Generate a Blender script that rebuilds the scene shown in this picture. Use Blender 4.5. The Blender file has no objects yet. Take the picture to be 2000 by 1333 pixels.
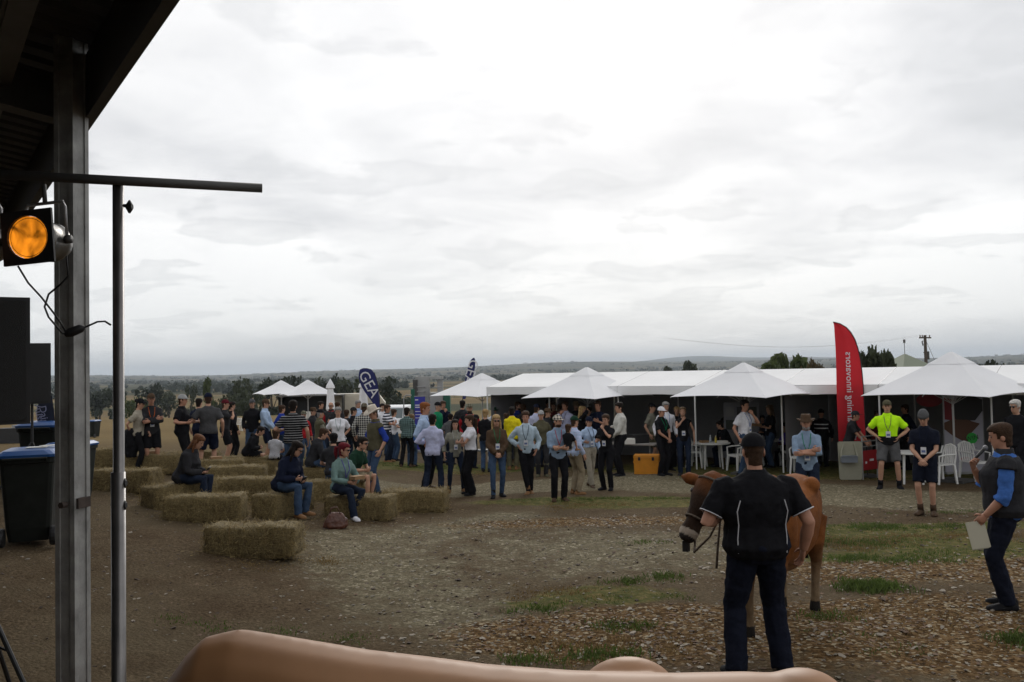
import bpy, math, random
import numpy as np
from mathutils import Vector, Matrix, Euler

random.seed(7); RNG = np.random.default_rng(7)
SC = bpy.context.scene
COL = SC.collection
R = math.radians

# ------------------------------------------------------------------ camera
CAM_Z, FPX, CXP, CYP = 2.45, 1700.0, 1000.0, 666.5
PITCH, ROLL = R(1.9), R(-1.2)
cd = bpy.data.cameras.new('camera'); cam = bpy.data.objects.new('camera', cd); COL.objects.link(cam)
cd.sensor_width = 36; cd.lens = FPX / 2000 * 36; cd.clip_start = 0.05; cd.clip_end = 60000
CM = Euler((math.pi/2 + PITCH, 0, 0)).to_matrix() @ Matrix.Rotation(ROLL, 3, 'Z')
cam.matrix_world = Matrix.Translation((0, 0, CAM_Z)) @ CM.to_4x4()
SC.camera = cam

# ------------------------------------------------------------------ world, sun, exposure
SUN_EL, SUN_AZ = R(26), R(9)          # the sun stands behind the cloud ahead, a little to the right
SUN_DIR = Vector((math.sin(SUN_AZ)*math.cos(SUN_EL), math.cos(SUN_AZ)*math.cos(SUN_EL), math.sin(SUN_EL)))
w = bpy.data.worlds.new('World'); SC.world = w; w.use_nodes = True
nt = w.node_tree; nt.nodes.clear()
def N(nt, typ, **kw):
    n = nt.nodes.new(typ)
    for k, v in kw.items():
        if k == 'inp':
            for i, x in v.items():
                if isinstance(x, bpy.types.NodeSocket): nt.links.new(x, n.inputs[i])
                else: n.inputs[i].default_value = x
        else: setattr(n, k, v)
    return n
def MA(nt, op, a, b=0.0, c=0.0, clamp=False):
    n = N(nt, 'ShaderNodeMath', operation=op, inp={0: a, 1: b, 2: c}); n.use_clamp = clamp
    return n.outputs[0]
def MIX(nt, f, a, b, mode='MIX'):
    n = N(nt, 'ShaderNodeMix', data_type='RGBA', blend_type=mode, inp={0: f, 6: a, 7: b})
    return n.outputs[2]
def RAMP(nt, f, stops, interp='LINEAR'):
    n = N(nt, 'ShaderNodeValToRGB', inp={0: f}); e = n.color_ramp.elements; n.color_ramp.interpolation = interp
    while len(e) < len(stops): e.new(0.5)
    for el, (p, c) in zip(e, stops):
        el.position = p; el.color = (c, c, c, 1) if isinstance(c, (int, float)) else (*c, 1)
    return n.outputs[0]
def NOISE(nt, vec, scale, detail=4, rough=0.55, dist=0.0):
    n = N(nt, 'ShaderNodeTexNoise', inp={'Scale': scale, 'Detail': detail, 'Roughness': rough, 'Distortion': dist})
    if vec is not None: nt.links.new(vec, n.inputs['Vector'])
    return n.outputs['Fac']
sky = N(nt, 'ShaderNodeTexSky', sky_type='NISHITA'); sky.sun_disc = False
sky.sun_elevation = SUN_EL; sky.sun_rotation = SUN_AZ
tc = N(nt, 'ShaderNodeTexCoord').outputs['Generated']
sx = N(nt, 'ShaderNodeSeparateXYZ', inp={0: tc})
zz = MA(nt, 'ADD', MA(nt, 'MAXIMUM', sx.outputs[2], 0.0), 0.14)
pv = N(nt, 'ShaderNodeCombineXYZ', inp={0: MA(nt, 'DIVIDE', sx.outputs[0], zz), 1: MA(nt, 'DIVIDE', sx.outputs[1], zz), 2: 0.37}).outputs[0]
n1 = NOISE(nt, pv, 0.75, 7, 0.5, 0.4)
n2 = NOISE(nt, N(nt, 'ShaderNodeVectorMath', operation='ADD', inp={0: pv, 1: (7.3, 2.1, 4.0)}).outputs[0], 2.2, 8, 0.55, 0.5)
n3 = NOISE(nt, N(nt, 'ShaderNodeVectorMath', operation='ADD', inp={0: pv, 1: (1.3, 9.1, 8.0)}).outputs[0], 0.33, 3, 0.5, 0.2)
nn = MA(nt, 'ADD', MA(nt, 'ADD', MA(nt, 'MULTIPLY', n1, 0.45), MA(nt, 'MULTIPLY', n2, 0.2)), MA(nt, 'MULTIPLY', n3, 0.35))
dt = N(nt, 'ShaderNodeVectorMath', operation='DOT_PRODUCT', inp={0: tc, 1: tuple(SUN_DIR)}).outputs['Value']
glow = MA(nt, 'MULTIPLY', MA(nt, 'POWER', MA(nt, 'MAXIMUM', dt, 0.0), 9.0), 0.17)
cl = RAMP(nt, nn, [(0.36, (0.55, 0.56, 0.575)), (0.43, (0.68, 0.685, 0.70)), (0.49, (0.82, 0.82, 0.825)), (0.56, (0.97, 0.965, 0.96))])
n4 = NOISE(nt, N(nt, 'ShaderNodeVectorMath', operation='ADD', inp={0: pv, 1: (3.7, 5.2, 1.0)}).outputs[0], 2.6, 9, 0.52, 0.2)
puff = MA(nt, 'MULTIPLY', RAMP(nt, n4, [(0.53, 0.0), (0.585, 1.0), (0.7, 0.55)]), 0.38)
cl = MIX(nt, puff, cl, (0.56, 0.57, 0.585, 1))
cl = MIX(nt, 1.0, cl, N(nt, 'ShaderNodeCombineXYZ', inp={0: glow, 1: glow, 2: glow}).outputs[0], 'ADD')
hz = RAMP(nt, sx.outputs[2], [(0.0, 1.0), (0.035, 0.65), (0.16, 0.0)])
cl = MIX(nt, MA(nt, 'MULTIPLY', hz, 0.72), cl, (0.735, 0.765, 0.78, 1))
cl10 = N(nt, 'ShaderNodeVectorMath', operation='SCALE', inp={0: cl, 3: 10.0}).outputs[0]
tot = MIX(nt, 0.95, sky.outputs[0], cl10)
bg = N(nt, 'ShaderNodeBackground', inp={0: tot, 1: 0.1})
nt.links.new(bg.outputs[0], N(nt, 'ShaderNodeOutputWorld').inputs[0])

sl = bpy.data.lights.new('sun', 'SUN'); sl.energy = 1.0; sl.angle = R(22); sl.color = (1, 0.96, 0.9)
sun = bpy.data.objects.new('sun', sl); COL.objects.link(sun)
sun.rotation_euler = (-SUN_DIR).to_track_quat('-Z', 'Y').to_euler(); sun.location = (0, 0, 30)
SC.view_settings.view_transform = 'Standard'; SC.view_settings.look = 'None'
SC.view_settings.gamma = 1; SC.view_settings.exposure = 0.12
SC.render.engine = 'CYCLES'; SC.cycles.use_denoising = True
SC.cycles.max_bounces = 6; SC.cycles.transparent_max_bounces = 8

# ------------------------------------------------------------------ terrain heights, pixel <-> place
def sstep(a, b, x):
    t = np.clip((np.asarray(x, float) - a) / (b - a), 0, 1); return t*t*(3 - 2*t)
def gz(x, y):
    x = np.asarray(x, float); y = np.asarray(y, float); r = np.hypot(x, y)
    z = -0.024*np.clip(y - 7, 0, 60)
    z = z + 0.11*np.minimum(np.log1p(np.exp(np.clip((-x - 2)*3, -40, 40)))/3, 7)*(1 - sstep(22, 38, y))*(1 - sstep(10, 25, -x))
    z = z - 13.0*sstep(42, 300, y)*sstep(20, 200, r)
    u = 1.3*np.sin(x*0.011 + 1.3)*np.cos(y*0.009) + 1.5*np.sin(x*0.0031 + y*0.0023)
    z = z + u*sstep(150, 500, r)
    az = np.arctan2(x, np.maximum(y, 1e-6))
    z = z + (y > 0)*(48 + 14*np.sin(az*9 + 1) + 7*np.sin(az*23) + 22*az)*sstep(2500, 7000, r)
    z = z + (y > 0)*90*np.exp(-((az - 0.24)/0.11)**2)*(1 + 0.25*np.sin(az*40))*sstep(7500, 12000, r)
    return z
def gzf(x, y): return float(gz(x, y))
def ray(px, py):
    return (CM @ Vector(((px - CXP)/FPX, -(py - CYP)/FPX, -1))).normalized()
def G(px, py):                      # the ground point seen at a pixel of the photograph
    d = ray(px, py); lo, hi = 0.5, 400.0
    for _ in range(60):
        t = (lo + hi)/2
        if CAM_Z + d.z*t > gzf(d.x*t, d.y*t): lo = t
        else: hi = t
    return Vector((d.x*lo, d.y*lo, gzf(d.x*lo, d.y*lo)))
def at(px, py, dep):                # the point on a pixel's ray at depth dep (metres along +Y)
    d = ray(px, py); t = dep/d.y
    return Vector((d.x*t, dep, CAM_Z + d.z*t))
def zat(px, py, x, y):              # height of what shows at row py over the place (x, y)
    d = ray(px, py); return CAM_Z + d.z*math.hypot(x, y)/math.hypot(d.x, d.y)

# ------------------------------------------------------------------ materials
MATS = {}
def pmat(name, col, rough=0.7, noise=0.0, nscale=6.0, bump=0.0, bscale=40.0, metal=0.0, spec=None, trans=0.0, coord='Object', coat=0.0):
    if name in MATS: return MATS[name]
    m = bpy.data.materials.new(name); m.use_nodes = True; t = m.node_tree; b = t.nodes['Principled BSDF']
    b.inputs['Roughness'].default_value = rough; b.inputs['Metallic'].default_value = metal
    if spec is not None: b.inputs['Specular IOR Level'].default_value = spec
    if coat: b.inputs['Coat Weight'].default_value = coat; b.inputs['Coat Roughness'].default_value = 0.15
    c = N(t, 'ShaderNodeTexCoord').outputs[coord]
    if noise:
        f = NOISE(t, c, nscale, 5, 0.6)
        k = RAMP(t, f, [(0.3, 1 - noise), (0.7, 1 + noise)])
        t.links.new(MIX(t, 1.0, (*col, 1), k, 'MULTIPLY'), b.inputs['Base Color'])
    else: b.inputs['Base Color'].default_value = (*col, 1)
    if bump:
        bn = N(t, 'ShaderNodeBump', inp={'Strength': bump, 'Distance': 0.02, 'Height': NOISE(t, c, bscale, 5, 0.6)})
        t.links.new(bn.outputs[0], b.inputs['Normal'])
    if trans:
        out = t.nodes['Material Output']; tr = N(t, 'ShaderNodeBsdfTranslucent', inp={0: (*col, 1)})
        mx = N(t, 'ShaderNodeMixShader', inp={0: trans}); t.links.new(b.outputs[0], mx.inputs[1]); t.links.new(tr.outputs[0], mx.inputs[2])
        t.links.new(mx.outputs[0], out.inputs[0])
    MATS[name] = m; return m

# ------------------------------------------------------------------ mesh builder
class MB:
    def __init__(s): s.v = []; s.f = []; s.m = []
    def add(s, vs, fs, mi=0):
        o = len(s.v); s.v.extend([tuple(p) for p in vs]); s.f.extend([tuple(i + o for i in f) for f in fs]); s.m.extend([mi]*len(fs)); return s
    def box(s, c, d, rot=None, mi=0, taper=1.0):
        hx, hy, hz = d[0]/2, d[1]/2, d[2]/2; vs = []
        for z in (-hz, hz):
            k = taper if z > 0 else 1.0
            for x, y in ((-hx, -hy), (hx, -hy), (hx, hy), (-hx, hy)):
                p = Vector((x*k, y*k, z))
                if rot is not None: p = rot @ p
                vs.append(p + Vector(c))
        return s.add(vs, [(0,3,2,1),(4,5,6,7),(0,1,5,4),(1,2,6,5),(2,3,7,6),(3,0,4,7)], mi)
    def loft(s, rings, cap=True, mi=0, closed=True):
        n = len(rings[0]); vs = [p for r in rings for p in r]; fs = []
        for i in range(len(rings) - 1):
            for j in range(n if closed else n - 1):
                k = (j + 1) % n; fs.append((i*n + j, i*n + k, (i+1)*n + k, (i+1)*n + j))
        if cap: fs += [tuple(range(n - 1, -1, -1)), tuple(range((len(rings)-1)*n, len(rings)*n))]
        return s.add(vs, fs, mi)
    def tube(s, pts, rad, n=8, mi=0, cap=True):
        pts = [Vector(p) for p in pts]; rad = [rad]*len(pts) if isinstance(rad, (int, float)) else rad
        rings = []; prev = None
        for i, p in enumerate(pts):
            d = (pts[min(i+1, len(pts)-1)] - pts[max(i-1, 0)])
            d = d.normalized() if d.length > 1e-9 else Vector((0, 0, 1))
            a = prev if prev is not None else (Vector((1, 0, 0)) if abs(d.x) < 0.9 else Vector((0, 1, 0)))
            a = (a - d*a.dot(d)).normalized(); b = d.cross(a); prev = a
            rings.append([p + (a*math.cos(t) + b*math.sin(t))*rad[i] for t in [2*math.pi*k/n for k in range(n)]])
        return s.loft(rings, cap, mi)
    def ell(s, c, r, n=12, m=8, mi=0, M=None, zmin=-1.0, jit=0.0):
        c = Vector(c); rings = []
        for i in range(m + 1):
            ph = -math.pi/2 + math.pi*i/m; z = math.sin(ph)
            z = max(z, zmin); q = math.sqrt(max(0.0004, 1 - z*z))
            ring = []
            for k in range(n):
                t = 2*math.pi*k/n; j = 1 + random.uniform(-jit, jit)
                p = Vector((r[0]*q*math.cos(t)*j, r[1]*q*math.sin(t)*j, r[2]*z*j))
                ring.append(c + (M @ p if M is not None else p))
            rings.append(ring)
        return s.loft(rings, True, mi)
    def xf(s, M):
        s.v = [tuple(M @ Vector(p)) for p in s.v]; return s
    def mesh(s, name):
        me = bpy.data.meshes.new(name); me.from_pydata(s.v, [], s.f)
        if any(s.m): me.polygons.foreach_set('material_index', s.m)
        return me
def setp(o, label=None, cat=None, group=None, kind=None):
    if label: o['label'] = label
    if cat: o['category'] = cat
    if group: o['group'] = group
    if kind: o['kind'] = kind
    return o
def obj(name, mb, mats, parent=None, smooth=False, loc=None, rz=None):
    me = mb.mesh(name) if isinstance(mb, MB) else mb
    o = bpy.data.objects.new(name, me); COL.objects.link(o)
    for m in (mats if isinstance(mats, (list, tuple)) else [mats]):
        if isinstance(mb, MB): me.materials.append(m)
    if smooth: me.polygons.foreach_set('use_smooth', [True]*len(me.polygons))
    if parent is not None: o.parent = parent
    if loc is not None: o.location = loc
    if rz is not None: o.rotation_euler = (0, 0, rz)
    return o
def thing(name, label, cat, loc=(0, 0, 0), rz=0.0, group=None):
    o = bpy.data.objects.new(name, None); COL.objects.link(o); o.location = loc; o.rotation_euler = (0, 0, rz); o.empty_display_size = 0.2
    return setp(o, label, cat, group)
def dup(root, loc, rz, label=None):
    kids = {}
    for o in COL.objects: kids.setdefault(o.parent, []).append(o)
    def cp(o, par):
        c = o.copy(); COL.objects.link(c); c.parent = par
        for k in kids.get(o, []): cp(k, c)
        return c
    c = cp(root, None); c.location = loc; c.rotation_euler = (0, 0, rz)
    if label: c['label'] = label
    return c
PENDING = []       # (object, voxel, smooth iterations, wrinkle strength, wrinkle size, callback)
def grow(o, voxel, it=4, wr=0.0, ws=0.12, cb=None):
    md = o.modifiers.new('r', 'REMESH'); md.mode = 'VOXEL'; md.voxel_size = voxel; md.use_smooth_shade = True
    sm = o.modifiers.new('s', 'SMOOTH'); sm.factor = 0.5; sm.iterations = it
    if wr:
        key = 'wr%.3f' % ws; tx = bpy.data.textures.get(key) or bpy.data.textures.new(key, 'CLOUDS'); tx.noise_scale = ws; tx.noise_depth = 2
        dm = o.modifiers.new('d', 'DISPLACE'); dm.texture = tx; dm.strength = wr; dm.mid_level = 0.5; dm.texture_coords = 'LOCAL'
    PENDING.append((o, cb)); return o
def bake():
    dg = bpy.context.evaluated_depsgraph_get(); dg.update()
    done = []
    for o, cb in PENDING:
        me = bpy.data.meshes.new_from_object(o.evaluated_get(dg), depsgraph=dg); done.append((o, me, cb))
    for o, me, cb in done:
        mats = list(o.data.materials)
        o.modifiers.clear(); o.data = me
        if not len(me.materials):
            for m in mats: me.materials.append(m)
        me.polygons.foreach_set('use_smooth', [True]*len(me.polygons))
        if cb: cb(o, me)
    PENDING.clear()
def append_mesh(o, me, mb):
    """join extra shells (hands, nose, eyes) to a grown body so that it stays one mesh"""
    n = len(me.vertices); co = np.empty(n*3, np.float32); me.vertices.foreach_get('co', co)
    vs = co.reshape(-1, 3); nl = len(me.loops); lv = np.empty(nl, np.int32); me.loops.foreach_get('vertex_index', lv)
    npoly = len(me.polygons); ls = np.empty(npoly, np.int32); lt = np.empty(npoly, np.int32)
    me.polygons.foreach_get('loop_start', ls); me.polygons.foreach_get('loop_total', lt)
    ev = np.array(mb.v, np.float32); el = np.array([i for f in mb.f for i in f], np.int32) + n
    et = np.array([len(f) for f in mb.f], np.int32); es = np.concatenate([[0], np.cumsum(et)[:-1]]).astype(np.int32) + nl
    new = bpy.data.meshes.new(me.name)
    V = np.vstack([vs, ev]); L = np.concatenate([lv, el]); S = np.concatenate([ls, es]); T = np.concatenate([lt, et])
    new.vertices.add(len(V)); new.vertices.foreach_set('co', V.ravel())
    new.loops.add(len(L)); new.loops.foreach_set('vertex_index', L)
    new.polygons.add(len(S)); new.polygons.foreach_set('loop_start', S)
    for m in o.data.materials: new.materials.append(m)
    new.polygons.foreach_set('material_index', np.concatenate([np.zeros(npoly, np.int32), np.array(mb.m, np.int32)]))
    new.polygons.foreach_set('use_smooth', np.ones(len(S), bool))
    new.update(calc_edges=True); new.validate(); o.data = new
def text_obj(name, body, size, mat, parent, loc, rot, ext=0.001, mirror=False, align='CENTER', shear=0.0):
    cu = bpy.data.curves.new(name, 'FONT'); cu.body = body; cu.size = size; cu.extrude = ext; cu.align_x = align; cu.align_y = 'CENTER'; cu.shear = shear; cu.resolution_u = 3
    t = bpy.data.objects.new(name, cu); COL.objects.link(t)
    dg = bpy.context.evaluated_depsgraph_get(); me = bpy.data.meshes.new_from_object(t.evaluated_get(dg)); bpy.data.objects.remove(t)
    me.transform(Matrix.Translation(loc) @ rot.to_4x4() @ Matrix.Diagonal((-1 if mirror else 1, 1, 1, 1)))
    me.materials.clear(); me.materials.append(mat)
    o = bpy.data.objects.new(name, me); COL.objects.link(o); o.parent = parent; return o
# ------------------------------------------------------------------ ground: one sheet to the horizon
def axis(lo, hi, step, far, g):
    a = list(np.arange(lo, hi + 1e-6, step)); s = step; x = a[-1]; up = []
    while x < far: s *= g; x += s; up.append(x)
    s = step; x = a[0]; dn = []
    while x > -far: s *= g; x -= s; dn.append(x)
    return np.array(dn[::-1] + a + up)
XS = axis(-13, 15, 0.14, 16000, 1.075); YS = axis(3.5, 30, 0.14, 16000, 1.06); YS = YS[YS > -1500]
gx, gy = np.meshgrid(XS, YS); Z = gz(gx, gy)
near = (1 - sstep(25, 60, np.hypot(gx, gy)))
Z = Z + near*(0.018*np.sin(gx*1.7 + 0.6*np.sin(gy*1.1))*np.cos(gy*1.3) + 0.006*RNG.standard_normal(gx.shape))
def band(pts, wid, soft):                       # soft mask round a polyline of ground pixels
    P = [G(*p) for p in pts]; d = np.full(gx.shape, 1e9)
    for (a, b), (w0, w1) in zip(zip(P[:-1], P[1:]), zip(wid[:-1], wid[1:])):
        ex, ey = b.x - a.x, b.y - a.y; t = np.clip(((gx - a.x)*ex + (gy - a.y)*ey)/(ex*ex + ey*ey), 0, 1)
        d = np.minimum(d, np.hypot(gx - a.x - t*ex, gy - a.y - t*ey)/(w0 + (w1 - w0)*t))
    return 1 - sstep(1 - soft, 1 + soft, d)
def blob(px, py, rx, ry, soft=0.5):
    c = G(px, py); d = np.hypot((gx - c.x)/rx, (gy - c.y)/ry); return 1 - sstep(1 - soft, 1 + soft, d)
road = band([(2300, 990), (1750, 975), (1450, 952), (1250, 938), (1050, 950), (880, 960), (640, 935)], [1.5, 1.6, 1.7, 1.9, 1.3, 1.0, 0.8], 0.45)
road = np.maximum(road, 0.7*band([(60, 858), (260, 858), (480, 852), (760, 850)], [2.2, 2.2, 2.2, 2.0], 0.2))
road = np.maximum(road, 0.62*blob(1200, 1075, 3.6, 2.2, 0.95))
road = np.maximum(road, 0.62*band([(1000, 1240), (800, 1150), (700, 1060), (1000, 1010)], [0.9, 1.2, 1.4, 0.8], 0.95))
grass = np.zeros(gx.shape)
for b in [(1120, 978, 2.2, 0.55), (1280, 985, 1.8, 0.6), (1700, 1040, 1.8, 0.8), (1850, 1070, 1.6, 0.9), (1650, 1085, 1.2, 0.5), (1800, 1030, 2.2, 0.45),
          (860, 915, 3.8, 1.6), (700, 905, 3.2, 1.6), (1620, 925, 6, 1.4), (1420, 912, 4, 1.5), (1900, 930, 3, 0.8), (250, 893, 6, 1.6), (1180, 1165, 0.9, 0.45), (1040, 1180, 0.5, 0.25)]:
    grass = np.maximum(grass, blob(*b))
grass = grass*(1 - 0.9*road)
chips = np.maximum.reduce([blob(1420, 1230, 2.3, 0.95, 0.6), blob(1850, 1230, 2.2, 1.3, 0.6), blob(1150, 1240, 1.3, 0.8, 0.6), .75*blob(1150, 1020, 2.6, 0.6, 0.7), .8*blob(1880, 1110, 2.2, 0.9, 0.6), .7*blob(1640, 1110, 1.5, 0.9, 0.6)])
far = sstep(30, 55, gy)
far = np.maximum(far, sstep(22, 60, np.abs(gx)))
nv = gx.size; me = bpy.data.meshes.new('ground')
me.vertices.add(nv); me.vertices.foreach_set('co', np.stack([gx, gy, Z], -1).astype(np.float32).ravel())
ny, nx = gx.shape; ii = np.arange(nv).reshape(ny, nx)
q = np.stack([ii[:-1, :-1], ii[:-1, 1:], ii[1:, 1:], ii[1:, :-1]], -1).reshape(-1, 4).astype(np.int32)
me.loops.add(q.size); me.loops.foreach_set('vertex_index', q.ravel())
me.polygons.add(len(q)); me.polygons.foreach_set('loop_start', np.arange(0, q.size, 4, dtype=np.int32)); me.polygons.foreach_set('use_smooth', np.ones(len(q), bool))
me.update(calc_edges=True)
for nm, arr in (('road', road), ('grass', grass), ('chips', chips), ('far', far), ('vfar', sstep(350, 1600, np.hypot(gx, gy)))):
    at_ = me.attributes.new(nm, 'FLOAT', 'POINT'); at_.data.foreach_set('value', arr.astype(np.float32).ravel())

m = bpy.data.materials.new('ground_earth'); m.use_nodes = True; t = m.node_tree; b = t.nodes['Principled BSDF']
co = N(t, 'ShaderNodeTexCoord').outputs['Object']
def A(nm): return N(t, 'ShaderNodeAttribute', attribute_name=nm).outputs['Fac']
fine = NOISE(t, co, 26, 6, 0.75); mid = NOISE(t, co, 2.6, 6, 0.62, 0.3); big = NOISE(t, co, 0.45, 4, 0.55, 0.3)
def brk(mask, amt=0.9):          # break a soft mask up with noise
    return MA(t, 'MULTIPLY', MA(t, 'SUBTRACT', MA(t, 'ADD', mask, MA(t, 'MULTIPLY', MA(t, 'SUBTRACT', mid, 0.5), amt*2)), 0.32), 3.2, clamp=True)
dirt = RAMP(t, fine, [(0.32, (0.022, 0.0145, 0.008)), (0.48, (0.078, 0.055, 0.032)), (0.70, (0.18, 0.132, 0.084))])  # bare earth, darkened further with the shed's shade put into its colour
dirt = MIX(t, RAMP(t, mid, [(0.42, 0.0), (0.62, 0.55)]), dirt, (0.052, 0.033, 0.018, 1))
dirt = MIX(t, RAMP(t, big, [(0.4, 0.0), (0.65, 0.5)]), dirt, (0.125, 0.101, 0.064, 1))
vor = N(t, 'ShaderNodeTexVoronoi', inp={'Scale': 30.0, 'Randomness': 1.0}); t.links.new(co, vor.inputs['Vector'])
peb = N(t, 'ShaderNodeSeparateColor', inp={0: vor.outputs['Color']}).outputs[0]
grav = RAMP(t, peb, [(0.0, (0.082, 0.069, 0.042)), (0.55, (0.150, 0.129, 0.084)), (0.9, (0.22, 0.190, 0.128)), (0.97, (0.36, 0.315, 0.23))])
grav = MIX(t, RAMP(t, mid, [(0.35, 0.5), (0.6, 0.0)]), grav, (0.118, 0.102, 0.066, 1))
chip = RAMP(t, peb, [(0.0, (0.038, 0.023, 0.010)), (0.5, (0.105, 0.060, 0.025)), (0.85, (0.18, 0.118, 0.058)), (0.97, (0.32, 0.27, 0.185))])
gra = RAMP(t, NOISE(t, co, 8, 6, 0.7), [(0.3, (0.040, 0.050, 0.016)), (0.5, (0.090, 0.086, 0.030)), (0.7, (0.20, 0.150, 0.065))])
c0 = MIX(t, brk(A('road'), 0.5), dirt, grav)
c0 = MIX(t, brk(A('chips'), 0.6), c0, chip)
c0 = MIX(t, brk(A('grass'), 0.7), c0, gra)
st = N(t, 'ShaderNodeMapping', inp={'Vector': co, 'Scale': (0.35, 1.0, 1.0)}).outputs[0]
pad = RAMP(t, NOISE(t, st, 0.018, 3, 0.5), [(0.40, (0.155, 0.108, 0.050)), (0.52, (0.205, 0.145, 0.068)), (0.60, (0.10, 0.092, 0.042)), (0.72, (0.19, 0.135, 0.066))])
pad = MIX(t, RAMP(t, MA(t, 'ADD', NOISE(t, st, 0.0045, 7, 0.68), MA(t, 'MULTIPLY', A('vfar'), 0.09)), [(0.51, 0.0), (0.555, 0.9)]), pad, (0.030, 0.040, 0.024, 1))
pad = MIX(t, MA(t, 'MULTIPLY', RAMP(t, NOISE(t, co, 0.6, 4, 0.6), [(0.3, 0.0), (0.7, 1.0)]), 0.3), pad, (0.10, 0.085, 0.042, 1))
c0 = MIX(t, A('far'), c0, pad)
t.links.new(c0, b.inputs['Base Color']); b.inputs['Roughness'].default_value = 0.95; b.inputs['Specular IOR Level'].default_value = 0.03
hgt = MA(t, 'ADD', MA(t, 'MULTIPLY', fine, 0.6), MA(t, 'MULTIPLY', MA(t, 'SUBTRACT', 1.0, vor.outputs['Distance']), 0.5))
bn = N(t, 'ShaderNodeBump', inp={'Strength': 0.7, 'Distance': 0.03, 'Height': hgt}); t.links.new(bn.outputs[0], b.inputs['Normal'])
me.materials.append(m)
ground = bpy.data.objects.new('ground', me); COL.objects.link(ground); setp(ground, 'bare stony earth yard with gravel track and dry grass running out to the valley plain', kind='structure')

def gsample(arr, x, y):
    i = np.clip(np.searchsorted(YS, y), 0, len(YS)-1); j = np.clip(np.searchsorted(XS, x), 0, len(XS)-1); return arr[i, j]
def bulk(name, V, F, nper, mat, label, cat, smooth=False):
    """V (n, k, 3), F faces of one piece: many loose pieces joined in one object"""
    n, k, _ = V.shape; me = bpy.data.meshes.new(name); f = np.array(F, np.int32)
    L = (f[None] + (np.arange(n)*k)[:, None, None]).reshape(-1, f.shape[1])
    me.vertices.add(n*k); me.vertices.foreach_set('co', V.astype(np.float32).ravel())
    me.loops.add(L.size); me.loops.foreach_set('vertex_index', L.astype(np.int32).ravel())
    me.polygons.add(len(L)); me.polygons.foreach_set('loop_start', np.arange(0, L.size, f.shape[1], dtype=np.int32))
    me.update(calc_edges=True); me.materials.append(mat)
    o = bpy.data.objects.new(name, me); COL.objects.link(o)
    if label: setp(o, label, cat, kind='stuff')
    return o
# loose stones and chips
OCT_V = np.array([(1,0,0),(0,1,0),(-1,0,0),(0,-1,0),(0,0,1),(0,0,-1),(.7,.7,.35),(-.7,.6,.4),(-.6,-.7,.3),(.65,-.7,.4)])
OCT_F = [(0,6,4),(6,1,4),(1,7,4),(7,2,4),(2,8,4),(8,3,4),(3,9,4),(9,0,4),(0,6,5),(6,1,5),(1,7,5),(7,2,5),(2,8,5),(8,3,5),(3,9,5),(9,0,5)]
def scatter(n, smin, smax, flat, dens, name, mat, label, cat, box=(-7, 9, 4.2, 16), power=2.2):
    x = RNG.uniform(box[0], box[1], n*4); y = box[2] + (box[3]-box[2])*RNG.uniform(0, 1, n*4)**1.3
    keep = RNG.uniform(0, 1, n*4) < dens(x, y); x, y = x[keep][:n], y[keep][:n]; n = len(x)
    s = smin + (smax - smin)*RNG.uniform(0, 1, n)**power; a = RNG.uniform(0, 6.28, n)
    V = OCT_V[None]*RNG.uniform(0.65, 1.3, (n, len(OCT_V), 1)); el = RNG.uniform(0.45, 1, n)
    X = V[..., 0]*s[:, None]; Y = V[..., 1]*(s*el)[:, None]; Zz = V[..., 2]*(s*flat)[:, None]
    tx = RNG.uniform(-0.35, 0.35, n)[:, None]; Zz = Zz + X*tx
    Vx = X*np.cos(a)[:, None] - Y*np.sin(a)[:, None] + x[:, None]; Vy = X*np.sin(a)[:, None] + Y*np.cos(a)[:, None] + y[:, None]
    V = np.stack([Vx, Vy, Zz + (gsample(Z, x, y) + s*flat*0.15)[:, None]], -1)
    return bulk(name, V, OCT_F, 0, mat, label, cat)
D_ch = lambda x, y: np.clip(0.07 + gsample(chips, x, y)*np.clip(.55 + .6*np.sin(x*2.3 + 1.7*np.sin(y*1.9))*np.cos(y*2.7 + x), .12, 1), 0, 1)*(1 - 0.6*gsample(grass, x, y))
D_rd = lambda x, y: np.clip(0.12 + 0.8*gsample(road, x, y) + 0.5*gsample(chips, x, y), 0, 1)
scatter(5200, 0.007, 0.038, 0.42, D_ch, 'pale_stones', pmat('pale_stone', (0.25, 0.215, 0.17), 0.85, 0.45, 9, 0.3), 'pale broken stones scattered over the yard', 'stones')
scatter(12000, 0.007, 0.032, 0.35, D_ch, 'wood_chips', pmat('wood_chip', (0.115, 0.066, 0.036), 0.9, 0.5, 7), 'brown wood chips and dead leaves on the ground', 'wood chips')
scatter(6000, 0.006, 0.034, 0.5, lambda x, y: .4 + .6*(np.sin(x*1.3 + 2*np.sin(y*.8)) > .3), 'dirt_clods', pmat('dirt_clod', (0.062, 0.040, 0.026), 0.95, 0.5, 8), 'dark crumbs of earth and dead leaves over the bare dirt', 'dirt')
scatter(9000, 0.006, 0.026, 0.5, D_rd, 'grey_pebbles', pmat('grey_pebble', (0.15, 0.13, 0.095), 0.85, 0.4, 9), 'grey gravel pebbles lying on the dirt', 'pebbles')
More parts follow.
